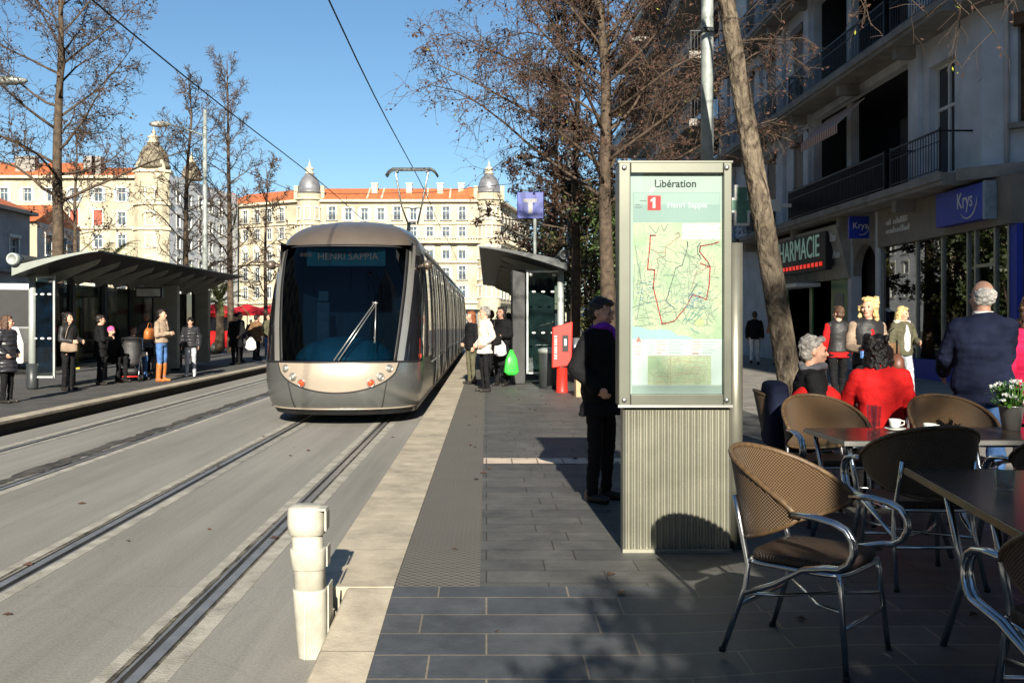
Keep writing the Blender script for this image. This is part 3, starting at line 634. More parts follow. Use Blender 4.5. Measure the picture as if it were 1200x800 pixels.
line('tram_route',[[C1(240,455),C1(205,455),C1(187,668),C1(232,672),C1(222,790),C2(207,30),C2(262,248),C2(330,232),C2(400,150),C2(440,75),C2(522,103),C2(540,10),C1(580,655),C1(565,620),C1(515,560),C1(520,522),C1(590,510),C1(635,497)],[C1(520,630),C1(580,656)],[C2(255,246),C2(285,243)]],.0075,'red_ink',.0375,.25)
line('harbour_lines',[[C2(380,240),C2(430,160),C2(470,150)],[C2(400,245),C2(450,170)],[C2(420,235),C2(490,160),C2(530,150)],[C2(440,250),C2(500,180)],[C2(390,215),C2(440,225)],[C2(430,180),C2(480,200)],[C2(430,275),C2(480,305)]],.004,'teal_ink',.0376,.6)
bl=[]
for i in range(60):
    x,y=rd.gauss(435,45),rd.gauss(110,30); bl.append([C2(x,y),C2(x+rd.uniform(6,16),y)])
for i in range(26):
    x,y=rd.uniform(110,200),rd.uniform(-10,130); bl.append([C2(x,y),C2(x+rd.uniform(8,18),y)])
line('place_names',bl,.0035,'blue_ink',.0374)
b2=[]
for i in range(85):
    x,y=rd.uniform(100,600),rd.uniform(-120,250); l_=rd.uniform(10,34); b2.append([C2(x,y),C2(min(608,x+l_),y)])
line('printed_names',b2,.0026,'midgrey_ink',.03735)
pquad('park',C2(455,220),C2(505,258),'yellow_ink',.0383)
pquad('legend_panel',C2(85,337),C2(612,606),'white_ink',.0388)
lg=[];lr=[]
for c,(x,l) in enumerate(((180,45),(230,55),(300,120),(440,60),(500,100))):
    for k in range(5):
        (lr if c in(1,3) else lg).append([C2(x,352+k*17),C2(x+l*rd.uniform(.4,1),352+k*17)])
for k in range(3): lr.append([C2(105,385+k*20),C2(105+40*rd.uniform(.6,1),385+k*20)])
lr.append([C2(105,352),C2(138,352)]); lr.append([C2(438,424),C2(480,424)])
line('legend_text',lg,.004,'lightgrey_ink',.0384); line('legend_red_text',lr,.004,'pink_ink',.0384)
q=MB(); a=P6(*C2(122,335)); q.add([(a[0]-.018,.0383,a[2]-.018),(a[0]+.018,.0383,a[2]-.018),(a[0],.0383,a[2]+.016)],[(0,1,2)]); q.build('red_emblem','pink_ink',poster)
pquad('detail_map',C2(176,436),C2(550,606),'yellow_ink',.0386); pquad('detail_map',C2(178,438),C2(548,604),'map',.0384)
line('detail_lines',[[C2(310,436),C2(310,604)],[C2(176,436),C2(550,436)]]+[[C2(rd.uniform(190,530),y),C2(rd.uniform(190,530),y+rd.uniform(-20,20))] for y in range(450,600,14)],.002,'pink_ink',.0381)
pquad('footer_band',C2(85,612),C2(612,664),'lightgrey_ink',.0386)
q=MB(); q.bx(ix0,ix1,.012,.017,iz0,iz1); q.build('glass_pane','clear',pan)
# ------------------------------------------------------------------ bollard
bo=empty('bollard',(-.872,4.95,0),label='scuffed white plastic bollard of stacked sleeves leaning beside the kerb',cat='bollard')
def sq(rx,ry,z,cx=0,cy=0,n=32,e=.55):
    o=[]
    for j in range(n):
        t=2*PI*j/n; c,s_=math.cos(t),math.sin(t)
        o.append((cx+rx*math.copysign(abs(c)**e,c),cy+ry*math.copysign(abs(s_)**e,s_),z))
    return o
ln=lambda z:-.038*z/.75
def sleeve(name,prof,e=.78):
    q=MB(); q.loft([sq(rx*.9,rx*.86,z,ln(z),0,e=e) for rx,z in prof]); return q.build(name,'plastic',bo)
sleeve('base_sleeve',[(.080,0),(.086,.005),(.094,.33),(.094,.34),(.088,.343)])
sleeve('body',[(.087,.30),(.085,.70)],.85)
sleeve('collar',[(.090,.442),(.093,.445),(.099,.535),(.098,.543),(.088,.546)])
sleeve('cap',[(.090,.614),(.100,.618),(.104,.67),(.101,.725),(.094,.750),(.070,.759)],.72)
q=MB(); q.box((ln(.72)+.107,-.02,.69),(.012,.10,.10)); q.box((ln(.76)+.082,-.02,.745),(.06,.10,.012)); q.build('handle','plastic',bo,bevel=.004)
q=MB(); q.box((ln(.2)+.094,0,.22),(.008,.13,.30)); q.build('side_plate','plastic',bo,bevel=.003)
q=MB(); q.box((ln(.5)+.10,0,.51),(.008,.10,.10)); q.build('side_plate','plastic',bo,bevel=.003)
q=MB(); q.box((-.03,-.074,.17),(.004,.016,.33)); q.build('front_seam',mat('scuffed_plastic',(.55,.52,.43),.6),bo)
# ------------------------------------------------------------------ shelters
def shelter(name,label,xb,xt,y0,y1,zo,gx0,gx1,left):
    s=empty(name,(xb,y0,HP),label=label,cat='shelter',group='tram stop shelters'); sg=1 if xt>xb else -1; W=abs(xt-xb)
    X=lambda t:sg*W*t
    q=MB(); L=y1-y0; rows=[]
    zt=lambda t:2.58+zo+.33*(1-(1-t)**1.35)
    zb=lambda t:zt(t)-.03-.17*(1-t)**1.5
    ts=[i/12 for i in range(13)]
    prof=[(X(t),zt(t)) for t in ts]+[(X(t),min(zb(t),zt(t)-.02)) for t in reversed(ts)]
    q.loft([[(x,y,z) for x,z in prof] for y in(-.7,L)],False); q.build('roof','darkmetal',s)
    q=MB(); q.loft([[(x,y,z) for x,z in prof] for y in(-.73,-.703)],False); q.build('roof_end','shfascia' if left else 'darkmetal',s)
    q=MB()
    q.tube([(X(.05),.0,0),(X(.05),0,2.62+zo)],.075,14); q.build('end_post','shpost',s)
    q=MB(); q.lathe([(.10,0),(.12,.05),(.12,.55)],(X(.05),0,0),14); q.build('post_sleeve','darkmetal',s)
    q=MB(); q.lathe([(.10,-.16),(.125,-.15),(.125,.06),(.09,.075),(.085,.05)],(X(.04),-.80,2.72+zo),20,Mx=Matrix.Rotation(R(90),4,'X')); q.build('roof_tube_cap','shpost' if left else 'darkmetal',s)
    q=MB(); q.tube([(X(.04),-.7,2.72+zo),(X(.04),L,2.72+zo)],.11,10); q.build('roof_tube','darkmetal',s)
    k=0; y=0
    for y in [i*L/6 for i in range(1,7)]:
        q=MB(); q.bx(X(.02),X(.10),y-.08,y+.08,0,2.7+zo); q.build('post','darkmetal',s)
    for i in range(10):
        y=L*(i+.5)/10; q=MB()
        pts=[(X(.12),zb(.12)+.01),(X(.75),zb(.75)+.01),(X(.70),zb(.75)-.12),(X(.18),zb(.12)-.20)]
        q.prism(pts,y-.02,y+.02,lambda x,z,yy:(x,yy,z)); q.build('roof_fin','shfin',s)
    # end glass
    a,b_=gx0-xb,gx1-xb; q=MB(); q.bx(a,b_,-.012,.0,.30,2.35+zo); g=q.build('end_glass','shelterglass',s)
    q=MB()
    for xx in(a,b_): q.bx(xx-.02,xx+.02,-.03,.02,.24,2.42+zo)
    q.bx(a,b_,-.03,.02,2.36+zo,2.40+zo); q.bx(a,b_,-.03,.02,.24,.28); q.build('glass_frame','shpost',g)
    for zz in(1.08,2.02):
        for f in(.2,.5,.8):
            q=MB(); q.ell((a+(b_-a)*f,-.02,zz+zo*.5),(.045,.01,.022)); q.build('glass_dot','white',g)
    for f in(.1,.85):
        q=MB(); q.lathe([(.05,-.02),(.05,.02)],(a+(b_-a)*f,-.03,2.31+zo),12,Mx=Matrix.Rotation(R(90),4,'X')); q.build('clamp','steel',g)
    # back panels
    for i in range(6):
        y=L*i/6; q=MB(); q.bx(X(.055),X(.065),y+.12,y+L/6-.12,.35,2.3+zo); q.build('back_glass','shelterdark',s)
    q=MB(); q.bx(X(.12),X(.30),1.2,L-2,.42,.46)
    for yy in(1.4,L/2,L-2.2): q.bx(X(.18),X(.22),yy,yy+.05,0,.42)
    q.build('bench','darkmetal',s,bevel=.01)
    return s,X,L,zb
M['shroof']=mat('shelter_roof_grey',(.16,.17,.16),.5,.3); M['shfascia']=mat('shelter_fascia',(.22,.24,.22),.5,.2,var=.1); M['shpost']=mat('shelter_post',(.36,.39,.37),.45,.3,var=.12); M['shfin']=mat('shelter_fin',(.26,.26,.22),.6,var=.12)
M['shelterdark']=glass('tinted_shelter_glass',(.07,.085,.085),.04,1.4)
sh,X,L,zb=shelter('tram_shelter','left platform shelter with dark wing roof sheltering waiting passengers',-9.76,-7.98,20.9,32.4,0,-9.70,-9.20,True)
for y,w_ in((7.0,.55),(11,.35)):
    q=MB(); q.bx(X(.16),X(.16+w_*.7),y,y+.25,.1,2.45); q.build('pillar_panel','shfin',sh,bevel=.01)
q=MB(); q.bx(X(.35),X(.75),4.6,4.72,2.05,2.32); dp=q.build('passenger_display','darkmetal',sh); q=MB(); q.bx(X(.38),X(.72),4.58,4.598,2.09,2.28); q.build('display_face',mat('display_pale',(.55,.55,.48),.4),dp)
q=MB(); q.bx(-9.68+9.76,-9.24+9.76,.05,.12,.36,2.28); q.build('poster_case',mat('dark_poster',(.012,.03,.075),.2,var=.6,scale=5),sh)
sh2,X,L,zb=shelter('tram_shelter','right platform shelter with dark curved wing roof behind the red machine',1.80,-.16,22.5,45,.20,.94,1.66,False)
q=MB(); q.bx(.59-1.8,.90-1.8,.05,1.3,0,2.62); q.build('advert_panel',mat('dark_advert_panel',(.018,.02,.02),.5),sh2,bevel=.02)
q=MB(); q.bx(.98-1.8,1.62-1.8,.8,.9,.3,2.3); q.build('poster_case',mat('dark_poster_grey',(.05,.06,.06),.3,var=.6,scale=3),sh2)
# blue tram stop sign
st=empty('tram_stop_sign',(1.31,26.5,HP),label='square blue sign with a pale T on a pole behind the right shelter',cat='sign')
q=MB(); q.tube([(0,0.06,0),(0,.06,4.9)],.045,10); q.build('pole','greypost',st)
q=MB(); q.bx(PX(606,26.5)-1.31,PX(637,26.5)-1.31,0,.05,ZY(256,26.5)-HP,ZY(225,26.5)-HP); q.build('panel',mat('bright_blue_panel',(.004,.022,.22),.4,var=.3,scale=6),st,bevel=.01)
cx=PX(622,26.5)-1.31
q=MB(); q.bx(cx-.20,cx+.16,-.008,-.002,ZY(237,26.5)-HP,ZY(233,26.5)-HP); q.bx(cx-.07,cx+.05,-.008,-.002,ZY(250,26.5)-HP,ZY(237,26.5)-HP); q.build('letter_t',mat('pale_emblem',(.24,.24,.25),.6),st)
# red ticket machine
tm=empty('ticket_machine',(1.54,20,HP),label='red ticket machine with slanted head on a round red pedestal on the right platform',cat='ticket machine')
q=MB(); q.lathe([(.13,0),(.13,.03),(.115,.05),(.105,.5)],(0,0,0),20); q.build('pedestal','redpaint',tm)
q=MB(); q.prism([(-.21,.50),(.19,.55),(.21,1.44),(-.20,1.32)],-.12,.12,lambda x,z,y:(x,y,z)); q.build('head','redpaint',tm,bevel=.02)
q=MB(); q.box((.06,-.125,1.0),(.13,.012,.34)); q.build('screen_recess','black',tm,bevel=.03)
q=MB(); q.box((.06,-.135,1.02),(.06,.01,.14)); q.build('button_plate','steel',tm,bevel=.01)
q=MB()
for k in range(9): q.box((-.135,-.124,.70+k*.055),(.05,.004,.028 if k%3 else .036))
q.build('white_lettering','white',tm)
bk=empty('litter_bin',(1.36,21.2,HP),label='dark grey litter bin standing left of the red ticket machine',cat='litter bin')
q=MB(); q.lathe([(.2,0),(.22,.02),(.24,.78),(.22,.82)],(0,0,0),18); q.build('drum','darkmetal',bk)
q=MB(); q.lathe([(.25,.76),(.25,.84),(.17,.87)],(0,0,0),18); q.build('rim','greypost',bk)
pb=empty('paper_bag',(1.86,18.9,HP),rz=.15,label='brown paper carrier bag standing right of the red ticket machine',cat='paper bag')
q=MB(); q.loft([[(-.15,-.07,0),(.15,-.07,0),(.15,.07,0),(-.15,.07,0)],[(-.155,-.075,.3),(.155,-.075,.3),(.155,.075,.3),(-.155,.075,.3)],[(-.16,-.06,.58),(.16,-.055,.6),(.15,.06,.58),(-.15,.055,.59)]],False); q.build('bag_body',mat('kraft_paper',(.42,.29,.17),.8,bump=.2),pb)
q=MB(); q.tube([(-.06,-.06,.58),(-.06,-.07,.68),(.06,-.07,.68),(.06,-.06,.58)],.007,5); q.build('handle',M['f_brown'],pb)
# lamp poles
lp=empty('lamp_pole',(2.70,12,HP),label='near grey steel pole rising behind the information panel',cat='lamp pole')
q=MB(); q.tube([(0,0,0),(0,0,10)],[.085,.065],16); q.build('shaft','greypost',lp)
for z in(3.3,5.0,6.0):
    q=MB(); q.lathe([(.083,-.03),(.083,.03)],(0,0,z),16); q.build('clamp_band','darkmetal',lp)
q=MB(); q.tube([(0,0,9.9),(-.6,0,10.3),(-1.8,0,10.4)],.04,8); q.build('arm','greypost',lp); q=MB(); q.ell((-2.0,0,10.4),(.4,.16,.09)); q.build('lamp_head','greypost',lp)
for (x,y,h,lab,dirx) in((-10.9,38,9.6,'tall grey lamp pole with a bracket lamp behind the left shelter',-1),(3.3,39,8.5,'far grey lamp pole half hidden in the trees behind the right shelter',-1)):
    l2=empty('lamp_pole',(x,y,HP),label=lab,cat='lamp pole')
    q=MB(); q.tube([(0,0,0),(0,0,h)],[.13,.07],12); q.build('shaft','greypost',l2)
    q=MB(); q.tube([(0,0,h-1.0),(dirx*.7,0,h-.75),(dirx*1.4,0,h-.55)],.035,8); q.build('arm','greypost',l2)
    q=MB(); q.ell((dirx*1.75,0,h-.55),(.42,.2,.12)); q.build('lamp_head',M['f_cream'],l2)
q=MB(); q.ell((0,0,0),(.6,.22,.13)); ll=empty('street_lamp',(-14.6,30,9.0),label='grey lamp head reaching in at the left edge above the roofs',cat='street lamp')
q.build('lamp_head','greypost',ll); q=MB(); q.tube([(0,0,.05),(-1.2,0,.25),(-3,0,.3),(-3,0,-9)],.07,8); q.build('bracket','greypost',ll)
# ------------------------------------------------------------------ café furniture
def chair(label):
    r=empty('cafe_chair',(0,0,0),label=label,cat='chair',group='wicker cafe chairs on the terrace')
    # wicker shell  (chair faces -Y)
    nu,nv=36,10; vs=[];uv=[]
    for i in range(nu+1):
        t=-1+2*i/nu; a=t*R(100); rx,ry=.285,.30
        zt=.66+.235*(math.cos(t*PI/2)**.8 if abs(t)<1 else 0); zb_=.655-.16*(math.cos(t*PI/2)**.7 if abs(t)<1 else 0)
        for j in range(nv+1):
            k=j/nv; z=zb_+(zt-zb_)*k; lean=(z-.5)*.22*math.cos(a)
            x=rx*math.sin(a)*(1+.08*(k)); y=ry*math.cos(a)-.02+lean*.9
            vs.append((x,y,z)); uv.append((a*.29,z))
    fs=[(i*(nv+1)+j,(i+1)*(nv+1)+j,(i+1)*(nv+1)+j+1,i*(nv+1)+j+1) for i in range(nu) for j in range(nv)]
    me=bpy.data.meshes.new('backrest'); me.from_pydata(vs,[],fs); me.materials.append(M['wicker']); l=me.uv_layers.new(name='UVMap')
    for lp_ in me.loops: l.data[lp_.index].uv=uv[lp_.vertex_index]
    me.polygons.foreach_set('use_smooth',[True]*len(me.polygons))
    o=link('backrest',me,r); s=o.modifiers.new('t','SOLIDIFY'); s.thickness=.012; s.offset=0
    q=MB(); top=[Vector(vs[i*(nv+1)+nv]) for i in range(nu+1)]; bot=[Vector(vs[i*(nv+1)]) for i in range(nu+1)]
    q.tube(top,.013,8); q.tube(bot,.011,8); q.build('back_rim',mat('rim_binding',(.10,.06,.028),.5,var=.3,scale=40) if 'rim_binding' not in bpy.data.materials else bpy.data.materials['rim_binding'],o)
    # seat
    def rr(w_,d,n=28,e=.35):
        return sq(w_,d,0,n=n,e=e)
    q=MB(); b0=rr(.225,.215)
    q.loft([[(x*s_,y*s_-.02,z) for x,y,_ in b0] for s_,z in((.97,.425),(1,.435),(1,.455),(.96,.468))]+[[(x*.5,y*.5-.02,.462) for x,y,_ in b0]])
    so_=q.build('seat','wickerseat',r); m2=so_.data; l=m2.uv_layers.new(name='UVMap')
    for lp_ in m2.loops:
        c=m2.vertices[lp_.vertex_index].co; l.data[lp_.index].uv=(c.x,c.y)
    q=MB(); ring=[(x*1.02,y*1.02-.02,.418) for x,y,_ in b0]; q.tube(ring+[ring[0]],.011,8); q.build('seat_frame','alu',r)
    for s_ in(-1,1):
        q=MB(); q.tube([(s_*.205,-.215,.425),(s_*.21,-.225,.38),(s_*.235,-.26,0)],.0125,10); lg_=q.build('leg','alu',r)
        q=MB(); q.lathe([(.016,0),(.016,.02)],(s_*.235,-.26,0),10); q.build('foot','black',lg_)
        q=MB(); q.tube([(s_*.20,.262,.70),(s_*.205,.235,.58),(s_*.215,.19,.40),(s_*.222,.20,.30),(s_*.245,.30,0)],.0125,10); lg_=q.build('leg','alu',r)
        q=MB(); q.lathe([(.016,0),(.016,.02)],(s_*.245,.30,0),10); q.build('foot','black',lg_)
        q=MB()
        for dx in(0,.024):
            x=s_*(.292+dx); pts=[(s_*(.288+dx),-.06,.665+dx*.3),(x,-.16,.668),(x,-.235,.655)]
            for k in range(7):
                a=R(80-k*30); pts.append((x,-.225-.095*math.cos(a),.56+.095*math.sin(a)))
            pts+=[(s_*(.27+dx),-.10,.44),(s_*(.235+dx*.4),.05,.345),(s_*(.225),.20,.275)]
            q.tube(pts,.0125,10)
        q.build('armrest','alu',r)
    q=MB(); q.tube([(-.222,-.24,.20),(.222,-.24,.20)],.009,8); q.build('stretcher','alu',r)
    q=MB(); q.tube([(-.222,.225,.22),(.222,.225,.22)],.009,8); q.build('stretcher','alu',r)
    q=MB(); q.tube([(-.215,-.235,.27),(-.1,-.08,.25),(.1,.08,.25),(.215,.205,.27)],.008,8); q.tube([(.215,-.235,.27),(.1,-.08,.262),(-.1,.08,.262),(-.215,.205,.27)],.008,8); q.build('cross_brace','alu',r)
    return r
ch=chair('nearest wicker chair with bright aluminium arms, standing alone beside the information panel'); ch.location=(1.445,4.38,gz(1.45,4.38)); ch.rotation_euler.z=math.atan2(.39,.355)
def chr_(x,y,rz,lab): return copy_tree(ch,None,(x,y,HP),rz,lab)
chr_(2.47,5.62,R(180),'wicker chair with its back to us, tucked under the table with the coffee cups')
chr_(3.32,5.60,R(183),'wicker chair with its back to us, tucked under the table with the flower pot')
chr_(2.50,7.22,R(4),'empty wicker chair across the cup table, beside the elderly woman in black')
chr_(3.44,7.22,R(-3),'empty wicker chair across the flower pot table, behind the navy man')
chr_(2.04,3.24,R(178),'wicker chair cut by the lower right corner under the near dark table')
chr_(2.55,8.0,R(80),'wicker chair carrying the elderly woman in the black coat')
sl_=empty('stool',(3.16,7.88,HP),0,'low dark stool under the woman in the red coat','stool'); q=MB(); q.lathe([(.17,.43),(.18,.44),(.18,.46),(.16,.475)],(0,0,0),24); q.build('seat','darkmetal',sl_)
for a in(0,1,2,3): q=MB(); q.tube([(.10*math.cos(a*PI/2),.10*math.sin(a*PI/2),.43),(.17*math.cos(a*PI/2),.17*math.sin(a*PI/2),0)],.013,8); q.build('leg','alu',sl_)
M['tabletop']=mat('dark_table_laminate',(.045,.032,.026),.22,0,var=.35,scale=5,spec=.5)
M['tableedge']=mat('table_edge_brass',(.20,.15,.08),.35,.8)
def table(x,y,rz,w_,d,label,ly=None):
    r=empty('cafe_table',(x,y,HP),rz,label,'table','dark cafe tables')
    q=MB(); q.bx(-w_/2,w_/2,-d/2,d/2,.705,.732); q.build('tabletop','tabletop',r,bevel=.006)
    q=MB()
    q.bx(-w_/2-.006,w_/2+.006,-d/2-.006,-d/2-.001,.70,.728); q.bx(-w_/2-.006,w_/2+.006,d/2+.001,d/2+.006,.70,.728); q.bx(-w_/2-.006,-w_/2-.001,-d/2,d/2,.70,.728); q.bx(w_/2+.001,w_/2+.006,-d/2,d/2,.70,.728); q.build('edge_trim','steel' if w_<.8 else 'tableedge',r)
    for sx in(-1,1):
        for sy in(-1,1):
            q=MB(); q.tube([(sx*(w_/2-.05),sy*((ly or d/2)-.06),.70),(sx*(w_/2-.10),sy*((ly or d/2)-.07),.42),(sx*(w_/2-.12),sy*((ly or d/2)-.08),.32),(sx*(w_/2-.04),sy*((ly or d/2)-.04),0)],.016,10); q.build('leg','alu',r)
    q=MB(); q.tube([(-w_/2+.06,-d/2+.06,.69),(w_/2-.06,-d/2+.06,.69),(w_/2-.06,d/2-.06,.69),(-w_/2+.06,d/2-.06,.69),(-w_/2+.06,-d/2+.06,.69)],.012,8); q.build('frame','alu',r)
    return r
table(2.55,6.38,.02,.72,.72,'dark square table holding the coffee cups and tall glass')
table(3.36,6.42,.02,.74,.72,'dark table holding the metal flower pot')
ex=Vector((-.155,-.988,0)).normalized(); ey=Vector((.988,-.155,0)).normalized()
c=Vector((2.10,4.92,0))+ex*.8+ey*.40
table(c.x,c.y,math.atan2(-ex.x,-ex.y)*-1,.80,1.60,'large near dark table at the right edge with a water tumbler',.36)
table(3.28,8.65,.1,.7,.7,'dark table beyond the red coat, between the two seated women')
TZ=HP+.733
def glassware(name,label,x,y,r,h,wall=.003):
    g=empty(name,(x,y,TZ),label=label,cat='glass')
    q=MB(); q.lathe([(r*.82,0),(r,h),(r-wall,h),(r*.82-wall,.012),(.001,.012)],(0,0,0),24,cap=False); q.lathe([(.001,.0),(r*.82,.0)],(0,0,0),24,cap=False); q.build('glass_wall','clear',g)
    q=MB(); q.lathe([(r*.82-wall-.001,.013),(r*.82+(r*.18)*.3-wall-.001,h*.3)],(0,0,0),20); q.build('water','clear',g)
glassware('tall_glass','tall clear glass beside the white espresso cup',2.60,6.62,.034,.165)
glassware('tall_glass','tall clear glass half hidden behind the first tall glass',2.66,6.70,.033,.15)
glassware('tumbler','short water tumbler standing on the large near table',2.25,4.26,.042,.095)
def cup(x,y,label):
    g=empty('coffee_cup',(x,y,TZ+.016),label=label,cat='cup',group='white coffee cups')
    q=MB(); q.lathe([(.022,0),(.032,.012),(.040,.058),(.037,.058),(.028,.014),(.001,.012)],(0,0,0),24,cap=False); q.build('cup_body','white',g)
    q=MB(); q.tube([(.038,0,.048),(.062,0,.045),(.060,0,.022),(.033,0,.015)],.005,8); q.build('handle','white',g)
    s=empty('saucer',(x,y,TZ),label=label.replace('coffee cup','saucer under the coffee cup').replace('espresso cup','saucer under the espresso cup'),cat='saucer'); q=MB(); q.lathe([(.035,0),(.07,.014),(.068,.016),(.03,.006)],(0,0,0),28); q.build('dish','white',s)
cup(2.74,6.58,'white espresso cup beside the tall glass'); cup(2.845,6.30,'white coffee cup beside the dark ashtray')
a=empty('ashtray',(2.72,6.28,TZ),label='round dark metal ashtray beside the white coffee cup',cat='ashtray'); q=MB(); q.lathe([(.05,0),(.055,.03),(.048,.03),(.042,.008)],(0,0,0),24); q.build('bowl','steel',a); q=MB(); q.lathe([(.049,.026),(.049,.034),(.043,.034),(.043,.026)],(0,0,0),24,cap=False); q.build('rim','darkmetal',a)
fp=empty('flower_pot',(3.53,6.60,TZ),label='small galvanised pot of white flowers on the dark table',cat='flower pot')
q=MB(); q.lathe([(.055,0),(.078,.155),(.082,.16),(.078,.165),(.073,.16),(.053,.01)],(0,0,0),28); q.build('pot','steel',fp)
rd=random.Random(4); q=MB(); qf=MB()
for i in range(130):
    a=rd.uniform(0,2*PI); rr_=rd.uniform(.01,.065); h=rd.uniform(.17,.33); d=rd.uniform(.0,.08); bx_,by_=rr_*math.cos(a),rr_*math.sin(a); tx,ty=bx_+d*math.cos(a),by_+d*math.sin(a)
    q.tube([(bx_,by_,.15),(tx,ty,h)],.0025,4)
    b2=rd.uniform(0,2*PI); lw=rd.uniform(.010,.018); l=rd.uniform(.05,.085); u=Vector((math.cos(b2),math.sin(b2),rd.uniform(-.2,.9))).normalized(); s_=u.cross(Vector((0,0,1))).normalized()*lw; p=Vector((tx,ty,h-.03))
    q.add([p,p+u*l*.5+s_,p+u*l,p+u*l*.5-s_],[(0,1,2,3)])
    if i%5==0:
        for k in range(6):
            v=Vector((rd.gauss(0,1),rd.gauss(0,1),rd.gauss(.6,.6))).normalized(); w_=v.orthogonal().normalized()*.012; p=Vector((tx,ty,h)); qf.add([p,p+v*.014+w_,p+v*.028,p+v*.014-w_],[(0,1,2,3)])
q.build('leaves',mat('fresh_leaf',(.10,.26,.035),.5,var=.4,scale=30),fp); qf.build('flowers','white',fp)


# unseen kiosk added behind the viewer to keep the near tables in shade
ki=empty('shade_kiosk',(3.45,-1.55,HP),0,'added dark green kiosk behind the viewer, shading the near tables','kiosk'); M['kioskgreen']=mat('kiosk_green',(.03,.07,.05),.45)
q=MB(); q.bx(-1.45,1.45,-1.0,1.0,0,2.95); q.build('body','kioskgreen',ki,bevel=.02)
q=MB(); q.bx(-1.62,1.62,-1.2,1.2,2.955,3.12); q.prism([(-1.3,3.12),(1.3,3.12),(1.05,3.38),(-1.05,3.38)],-.9,.9,lambda x,z,y:(x,y,z)); q.build('roof','darkmetal',ki)
q=MB(); q.bx(-1.2,1.2,1.0,1.25,.95,1.02); q.build('counter','greypost',ki); q=MB(); q.bx(-1.2,1.2,1.001,1.03,1.1,2.3); q.build('shutter','greypost',ki)
# ------------------------------------------------------------------ people
BAKE=[]   # (object, noise amplitude, frequency)
def remesh(mb,name,m,parent,vox,sm_=2,amp=0,fr=8):
    o=mb.build(name,m,parent); r=o.modifiers.new('r','REMESH'); r.mode='VOXEL'; r.voxel_size=vox; r.use_smooth_shade=True
    s=o.modifiers.new('s','SMOOTH'); s.iterations=sm_; s.factor=.5; BAKE.append((o,amp,fr)); return o
def ring(M_,cx,cy,z,rx,ry,n=20):
    return [M_@Vector((cx+rx*math.cos(2*PI*j/n),cy+ry*math.sin(2*PI*j/n)*(1 if math.sin(2*PI*j/n)<0 else .92),z)) for j in range(n)]
TORSO=[(.86,.135,.10),(.93,.168,.118),(1.0,.160,.112),(1.10,.140,.100),(1.20,.150,.106),(1.30,.168,.112),(1.38,.168,.100),(1.43,.135,.082),(1.47,.075,.062),(1.49,.058,.058)]
def arm_pose(k,s):
    P={'down':((.235,.03,1.14),(.245,-.06,.90)),'pocket':((.27,.07,1.14),(.20,-.09,.98)),'fold':((.235,-.03,1.13),(.06,-.24,1.16)),
       'hold':((.235,-.02,1.13),(.16,-.25,1.10)),'swing':((.23,.12,1.15),(.235,.06,.92)),'fwd':((.225,-.12,1.15),(.18,-.30,1.02)),'chin':((.21,-.17,1.17),(.05,-.24,1.36)),
       'lap':((.235,-.05,1.13),(.10,-.26,.99)),'table':((.25,-.14,1.15),(.14,-.36,1.10)),'point':((.24,-.15,1.25),(.22,-.36,1.36))}[k]
    return [Vector((p[0]*s,p[1],p[2])) for p in P]
